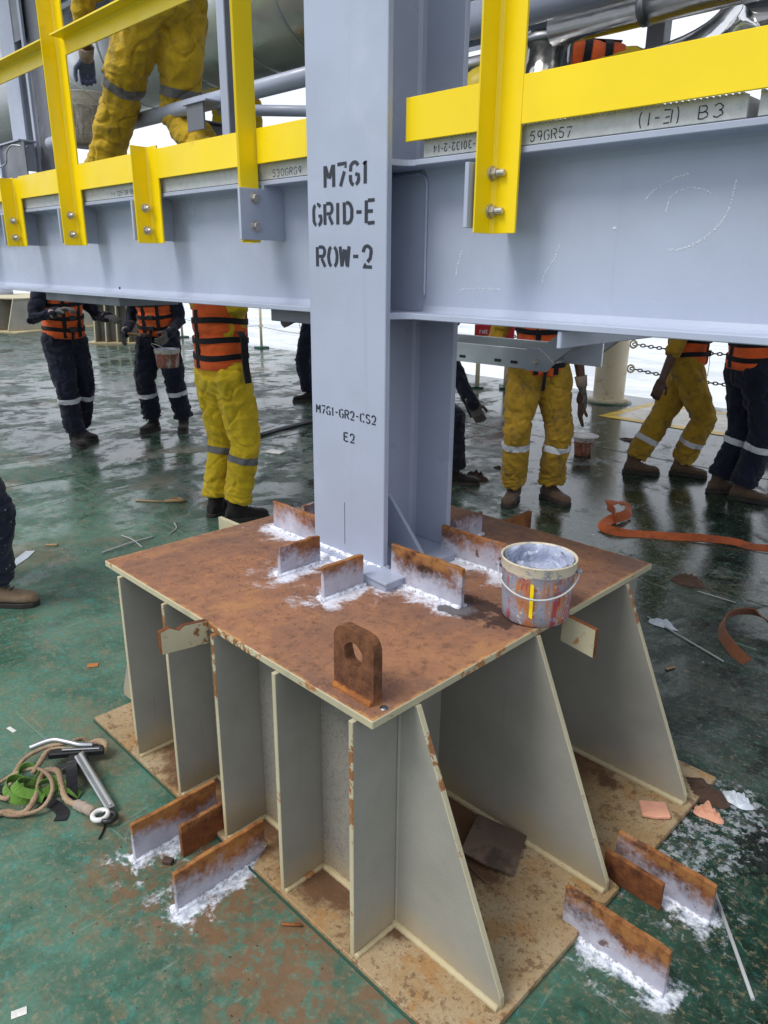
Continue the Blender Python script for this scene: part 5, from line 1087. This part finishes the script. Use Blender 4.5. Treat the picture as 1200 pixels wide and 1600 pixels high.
    if band:
        for i in (0, 1):
            zc = band[i]; A, K = ank[i], kn[i]; f = (zc - A.z) / max(K.z - A.z, .01); ax_ = (K - A).normalized() if f < 1 else (hips[i] - K).normalized(); cc = A.lerp(K, f) if f < 1 else K.lerp(hips[i], f - 1)
            bb = bmesh.new(); bb.from_mesh(me); bmesh.ops.delete(bb, geom=[f_ for f_ in bb.faces if (f_.calc_center_median() - cc).length > .15 or (f_.calc_center_median() - hips[1 - i].lerp(ank[1 - i], .5)).length < 0], context='FACES')
            other = [ank[1 - i], kn[1 - i]]
            bmesh.ops.delete(bb, geom=[f_ for f_ in bb.faces if min(((f_.calc_center_median() - other[0].lerp(other[1], q_ / 6)).length for q_ in range(7))) < (f_.calc_center_median() - cc - ax_ * ax_.dot(f_.calc_center_median() - cc)).length * .999], context='FACES')
            for o_, n_ in ((cc + ax_ * .022, ax_), (cc - ax_ * .022, -ax_)): bmesh.ops.bisect_plane(bb, geom=bb.verts[:] + bb.edges[:] + bb.faces[:], plane_co=o_, plane_no=n_, clear_outer=True)
            bb.normal_update()
            for v in bb.verts: v.co += v.normal * .003
            m2 = bpy.data.meshes.new('reflective_band'); bb.to_mesh(m2); bb.free()
            if len(m2.polygons): m2.polygons.foreach_set('use_smooth', [True] * len(m2.polygons)); link_mesh('reflective_band', m2, bandmat, t)
            else: bpy.data.meshes.remove(m2)
    # ---- gloves and boots
    for i in (0, 1):
        hdv = (wr[i] - el[i]).normalized(); pn = V((-(-1, 1)[i], 0, 0)) if palm is None else V(palm[i]); th = V((0, 1, 0)) if abs(hdv.y) < .7 else V((0, 0, 1))
        if gloves:
            g = MB(); hand(g, wr[i], hdv, pn, th, curl if not isinstance(curl, tuple) else curl[i], 1.12); go = link_mesh('glove', remesh(g, .0048, 2), gloves, t)
            MB().tube([wr[i] - hdv * .06, wr[i] - hdv * .03, wr[i] + hdv * .012], [.043, .040, .036], 18).build('glove_cuff', 'glove_cuff', go)
        A, f = ank[i], fdir[i]; s2 = V((f.y, -f.x, 0)); z0 = V((A.x, A.y, 0)); m = MB()
        loft(m, [(z0 + f * y_ + V((0, 0, (zt + .02) / 2)), s2, V((0, 0, 1)), w_, (zt - .02) / 2) for y_, zt, w_ in ((-.082, .05, .02), (-.072, .085, .034), (-.04, .105, .040), (.02, .112, .042), (.07, .088, .045), (.12, .075, .050), (.165, .070, .048), (.19, .06, .036), (.202, .045, .018))], 16)
        m.tube([z0 - f * .018 + V((0, 0, .05)), z0 - f * .012 + V((0, 0, .12)), z0 - f * .008 + V((0, 0, .20))], [.052, .052, .054], 16)
        def bf(p): return noise.noise(p * 22) * .003 + noise.noise(p * 60) * .001
        bo = link_mesh('boot', remesh(m, .006, 3, bf), boots, t)
        ol = [(z0 + f * y_ + s2 * w_) for y_, w_ in ((-.09, -.02), (-.09, .02), (-.07, .040), (0, .043), (.08, .048), (.15, .052), (.195, .036), (.21, 0), (.195, -.036), (.15, -.052), (.08, -.048), (0, -.043), (-.07, -.040))]
        MB().prism([(p.x, p.y) for p in ol], 'XY', .0, .026, .004).build('sole', 'boot_sole', bo)
        for q in range(4): MB().tube([z0 + f * (.045 + q * .02 - .02) + s2 * s3 * .022 + V((0, 0, .112 - q * .008)) for s3 in (-1, 1)], .0032, 6).build('lace', 'boot_sole', bo)
    # ---- life vest
    if vest:
        h0 = vest_hem; h1 = torso - .03; vm = MB(); secs = []; n_ = 26
        for k in range(n_ + 1):
            f = k / n_; hgt = h0 + (h1 - h0) * f; puff = .012 * abs(math.sin(f * math.pi * 4)) ** .6; w_ = .166 + puff - .02 * max(f - .75, 0) * 4 * .5; dd = .138 + puff - .05 * max(f - .8, 0) * 3
            secs.append(sec(hgt, w_, dd))
        loft(vm, secs, 40); sv = random.random() * 40
        vo = link_mesh('life_vest', remesh(vm, .010, 2, lambda p: noise.noise(V((p.x * 6 + sv, p.y * 6, p.z * 9))) * .007 + noise.noise(V((p.x * 20 + sv, p.y * 20, p.z * 14))) * .003), 'orange_foam', t)
        def hoop(hh, w0=.034):
            m = MB(); n2 = 48; vs = []
            for k in range(n2):
                a = 2 * math.pi * k / n2; ca, sa = math.cos(a), math.sin(a); e = .85
                for dz, rr_2 in ((-w0 / 2, 0), (w0 / 2, 0), (w0 / 2, .007), (-w0 / 2, .007)):
                    rx, ry = .1755 + rr_2, .1475 + rr_2; vs.append(P_ + up * (hh + dz + .008 * math.sin(a * 2 + hh * 9)) + sd * rx * math.copysign(abs(ca) ** e, ca) + fw * ry * math.copysign(abs(sa) ** e, sa))
            fs = []
            for k in range(n2):
                for q in range(4): fs.append((k * 4 + q, k * 4 + (q + 1) % 4, ((k + 1) % n2) * 4 + (q + 1) % 4, ((k + 1) % n2) * 4 + q))
            m.add(vs, fs).build('strap', 'black_webbing', vo)
        for hh in (h0 + .085, h0 + .185, h0 + .30): hoop(hh)
        for s_, xs2 in ((1, (-.07, .07)), (-1, (-.03,))):
            for xo in xs2:
                pts = [P_ + up * (h0 + .015 + (h1 - h0 - .08) * k / 8) + sd * xo + fw * s_ * (.1515 - .02 * (xo / .1) ** 2) for k in range(9)]; MB().ribbon(pts, .034, .006, fw).build('strap', 'black_webbing', vo)
        MB().ribbon([P_ + up * (h0 + .085) + fw * .1545 + sd * .0, P_ + up * (h0 + .02) + fw * .160 + sd * .01, P_ + up * (h0 - .09) + fw * .153 + sd * .015], .024, .004, fw).build('strap_tail', 'black_webbing', vo)
        if backhang: MB().ribbon(smooth_path([P_ + up * (h0 + .24) + sd * .20, P_ + up * (h0 + .2) + sd * .235, P_ + up * (h0 + .08) + sd * .245, P_ + up * (h0 - .06) + sd * .27], 6), .045, .008, sd).build('strap_tail', 'black_webbing', vo)
        for hh in (h0 + .085, h0 + .185): W3 = MB().box(-.03, -.012, -.022, .03, .012, .022, .004); W3.v = [tuple(P_ + up * (hh + z) + sd * x + fw * (y + .156)) for x, y, z in W3.v]; W3.build('buckle', 'black_plastic', vo)
        MB().tube([neck - up * .035 + sd * .09 * math.cos(a) + fw * .085 * math.sin(a) for a in [2 * math.pi * k / 20 for k in range(20)]], .03, 10, closed=True).build('vest_collar', 'orange_foam', vo)
    # ---- hard hat
    hm = MB(); hp = [(.0, .155), (.05, .148), (.09, .122), (.108, .08), (.114, .035), (.122, .03), (.128, .026), (.116, .022), (.108, .03)]
    vs, fs = [], []; sg = 28
    for r_, z_ in hp:
        for k in range(sg):
            a = 2 * math.pi * k / sg; ext = 1 + (.28 * max(math.sin(a), 0) ** 3 if .12 < r_ else 0); vs.append(hc + hd * (z_ + .0) + hs * r_ * .88 * math.cos(a) + hf * r_ * 1.04 * ext * math.sin(a))
    for i in range(len(hp) - 1):
        for k in range(sg): fs.append((i * sg + k, i * sg + (k + 1) % sg, (i + 1) * sg + (k + 1) % sg, (i + 1) * sg + k))
    hm.add(vs, fs, 0, True).build('hard_hat', hat, t)
    return t, wr, el
G_ = 'workers on the deck'
def at(t, p): return Matrix.Translation(t.location) @ Matrix.Rotation(t.rotation_euler[2], 4, 'Z') @ Vector(p)
# face = direction the person looks, degrees counter-clockwise from +X
p1, w1, _ = person((-5.30, 1.22, 0), 8, 'worker in dark navy trousers with one bright shin band, farthest left under the beam', feet=((-.10, -.09, 10), (.07, .10, -14)), hands=((-.30, .25, 1.15), (.24, .36, 1.22)), band=(.43, .43), group=G_, lean=(0, .05), vest_hem=.04, palm=((0, .3, -1), (0, .3, -1)))
p2, w2, _ = person((-5.22, 2.10, 0), -50, 'navy-trousered worker facing the camera and holding a paint bucket and brush', feet=((-.17, -.05, 14), (.13, .0, -12)), hands=((-.20, .25, .98), (.22, .26, .98)), band=(.40, .38), group=G_, lean=(0, .06), vest_hem=.02, elbow_hint=(0, -1, -.6))
p3, w3, _ = person((-2.46, 1.03, 0), 92, 'worker in bright yellow trousers and orange vest seen from behind, left of the column', suit='yellow_cloth_clean', pelvis=(0, 0, .938), feet=((-.115, -.02, 12), (.085, .0, -30)), hands=((-.22, .30, 1.50), (.22, .32, 1.50)), band=(.44, .42), bandmat='grey_tape', vox=.009, group=G_, vest_hem=.045, lean=(0, .02), backhang=True, elbow_hint=(0, .2, 1))
p4, w4, _ = person((-5.62, 4.38, 0), 225, 'worker with dark trousers mostly hidden by the left side of the column', feet=((-.10, .05, 10), (.12, -.05, -10)), hands=((-.28, .2, 1.0), (.28, .2, 1.0)), band=None, group=G_)
p5, w5, _ = person((-2.14, 2.74, 0), 40, 'stooping worker half hidden behind the right side of the column', feet=((-.16, -.05, 5), (.12, .14, -5)), pelvis=(0, -.24, .74), lean=(0, .55, .9), hands=((-.15, .30, .48), (.19, .36, .46)), band=None, group=G_, elbow_hint=(0, .2, 1))
p6, w6, _ = person((-1.31, 2.83, 0), -38, 'worker in dirty yellow trousers facing the camera with a hanging strap, behind the paint bucket', suit='ochre_cloth', feet=((-.15, .0, 22), (.13, .02, -30)), hands=((-.31, .08, .74), (.28, .2, 1.1)), band=(.41, .43), vox=.009, boots='boot_leather', group=G_, rolled=True, gloves='glove_grey', vest_hem=-.02, curl=(.25, .5))
p7, w7, _ = person((-1.02, 4.2, 0), 22, 'worker in ochre trousers with bent knees and bare hand, right of the cream post', suit='ochre_cloth', feet=((.06, -.16, 5), (-.04, .20, -8)), pelvis=(.0, .14, .88), hands=((-.28, .4, 1.15), (.36, -.04, .72)), band=(.28, .30), boots='boot_leather', group=G_, rolled=True, gloves=None, curl=.45, lean=(0, -.05), vest_hem=.02)
p8, w8, _ = person((-.33, 4.00, 0), 55, 'tall worker in navy trousers with pale shin bands at the right edge', feet=((-.10, -.03, -18), (.10, .02, -42)), hands=((-.25, .34, 1.1), (.25, .34, 1.1)), band=(.40, .40), boots='boot_leather', vox=.010, group=G_, vest_hem=.0)
p9, w9, _ = person((-2.22, -.64, 0), 48, 'near worker at the left edge whose spattered navy leg and tan boot show', suit='navy_cloth_spattered', vest=False, lean=(0, -.45), pelvis=(0, .02, .90), feet=((-.26, -.25, 15), (.02, .13, -2)), hands=((-.28, -.35, 1.0), (.2, -.35, 1.0)), band=None, boots='boot_tan', vox=.009, group=G_)
# workers on the platform above
def placed(loc, *a, **k): return person(loc, *a, **k)
pu, wu, _ = person((-2.25, .55, 1.90), 180, 'worker in paint-stained yellow coverall bending over pipes on the platform', suit='yellow_cloth', vest=False,
    leg=1.12, feet=((-.10, .40, 0), (.12, -.42, 0)), pelvis=(.02, -.22, .90), lean=(0, 1.75, .95), hands=((.02, .68, .68), (.16, -.14, .62)), band=(.56, .50), bandmat='grey_tape', boots='boot_leather', gloves='glove_blue', rolled=True, vox=.007, elbow_hint=(0, .3, -.2), curl=1.2, torso=.54, headdir=(0, 1, .2), hat='hat_yellow', palm=((0, -.2, -1), (0, 1, -.2)))
pr, wr_, _ = person((-.50, 2.05, 1.99), 222, 'crouching worker in orange vest glimpsed behind the right yellow toe board', suit='yellow_cloth_clean', feet=((-.18, 0, 10), (.18, .1, -10)), pelvis=(0, -.05, .47), lean=(0, 1.6, .10), hands=((-.15, .5, .15), (.15, .5, .15)), band=None, torso=.46, headdir=(0, 1, -.3), vox=.011, hat='hat_yellow')
pl_, wl_, _ = person((-4.35, 2.55, 1.95), 150, 'distant worker in yellow and orange glimpsed above the mid rail at upper left', suit='yellow_cloth_clean', hands=((-.28, .3, 1.15), (.24, .36, 1.2)), band=None, vox=.013, hat='hat_yellow')

# things they hold
q = at(p2, w2[0]); bucket('small_bucket', (q.x + .02, q.y - .04, .68), .10, .115, .17, 'red_bucket', 'small paint bucket hanging from the hand of the navy worker', bail=(0, .09), liner=True)
t = empty('paint_brush', at(p2, w2[1]), label='paint brush with pale wooden handle in the hand of the navy worker', cat='brush'); q = at(p2, w2[1]); r_ = at(p2, (-.02, .36, .98))
d = (Vector(r_) - Vector(q)).normalized(); W(MB().tube([q - d * .02, q + d * .2], [.012, .016], 10), 'handle', 'wood_chip', t); W(MB().ribbon([q + d * .2, q + d * .23], .06, .02, (0, 0, 1)), 'ferrule', 'galvanised', t); W(MB().ribbon([q + d * .231, q + d * .29], .055, .022, (0, 0, 1)), 'bristles', 'brown_rag', t)
q = at(p6, w6[0]) 
gm = MB(); hand(gm, Vector((q.x, q.y + .01, q.z - .10)), Vector((.04, 0, -1)), Vector((.6, .6, 0)), Vector((.7, -.7, 0)), .15, 1.1); me = remesh(gm, .006, 2, lambda p: noise.noise(p * 25) * .006)
link_mesh('work_glove', me, 'brown_rag', None, label='spare brown work glove dangling from the hand over the small bucket', cat='glove')
q = at(pu, wu[0]); bucket('grey_pail', (q.x - .10, q.y + .02, q.z - .43), .135, .155, .26, 'grey_bucket', 'grey plastic paint pail held by the bending worker on the platform', bail=(0, .12), liner=False)
q = Vector((-5.15, .70, 2.18)); gm = MB(); hand(gm, q - Vector((.10, 0, .0)), Vector((1, 0, .25)), Vector((0, -.3, -1)), Vector((0, 0, 1)), 1.3, 1.1)
o = link_mesh('work_glove', remesh(gm, .006, 2), 'glove_grey', None, label='brown glove resting by the bent wire at the left edge', cat='glove')
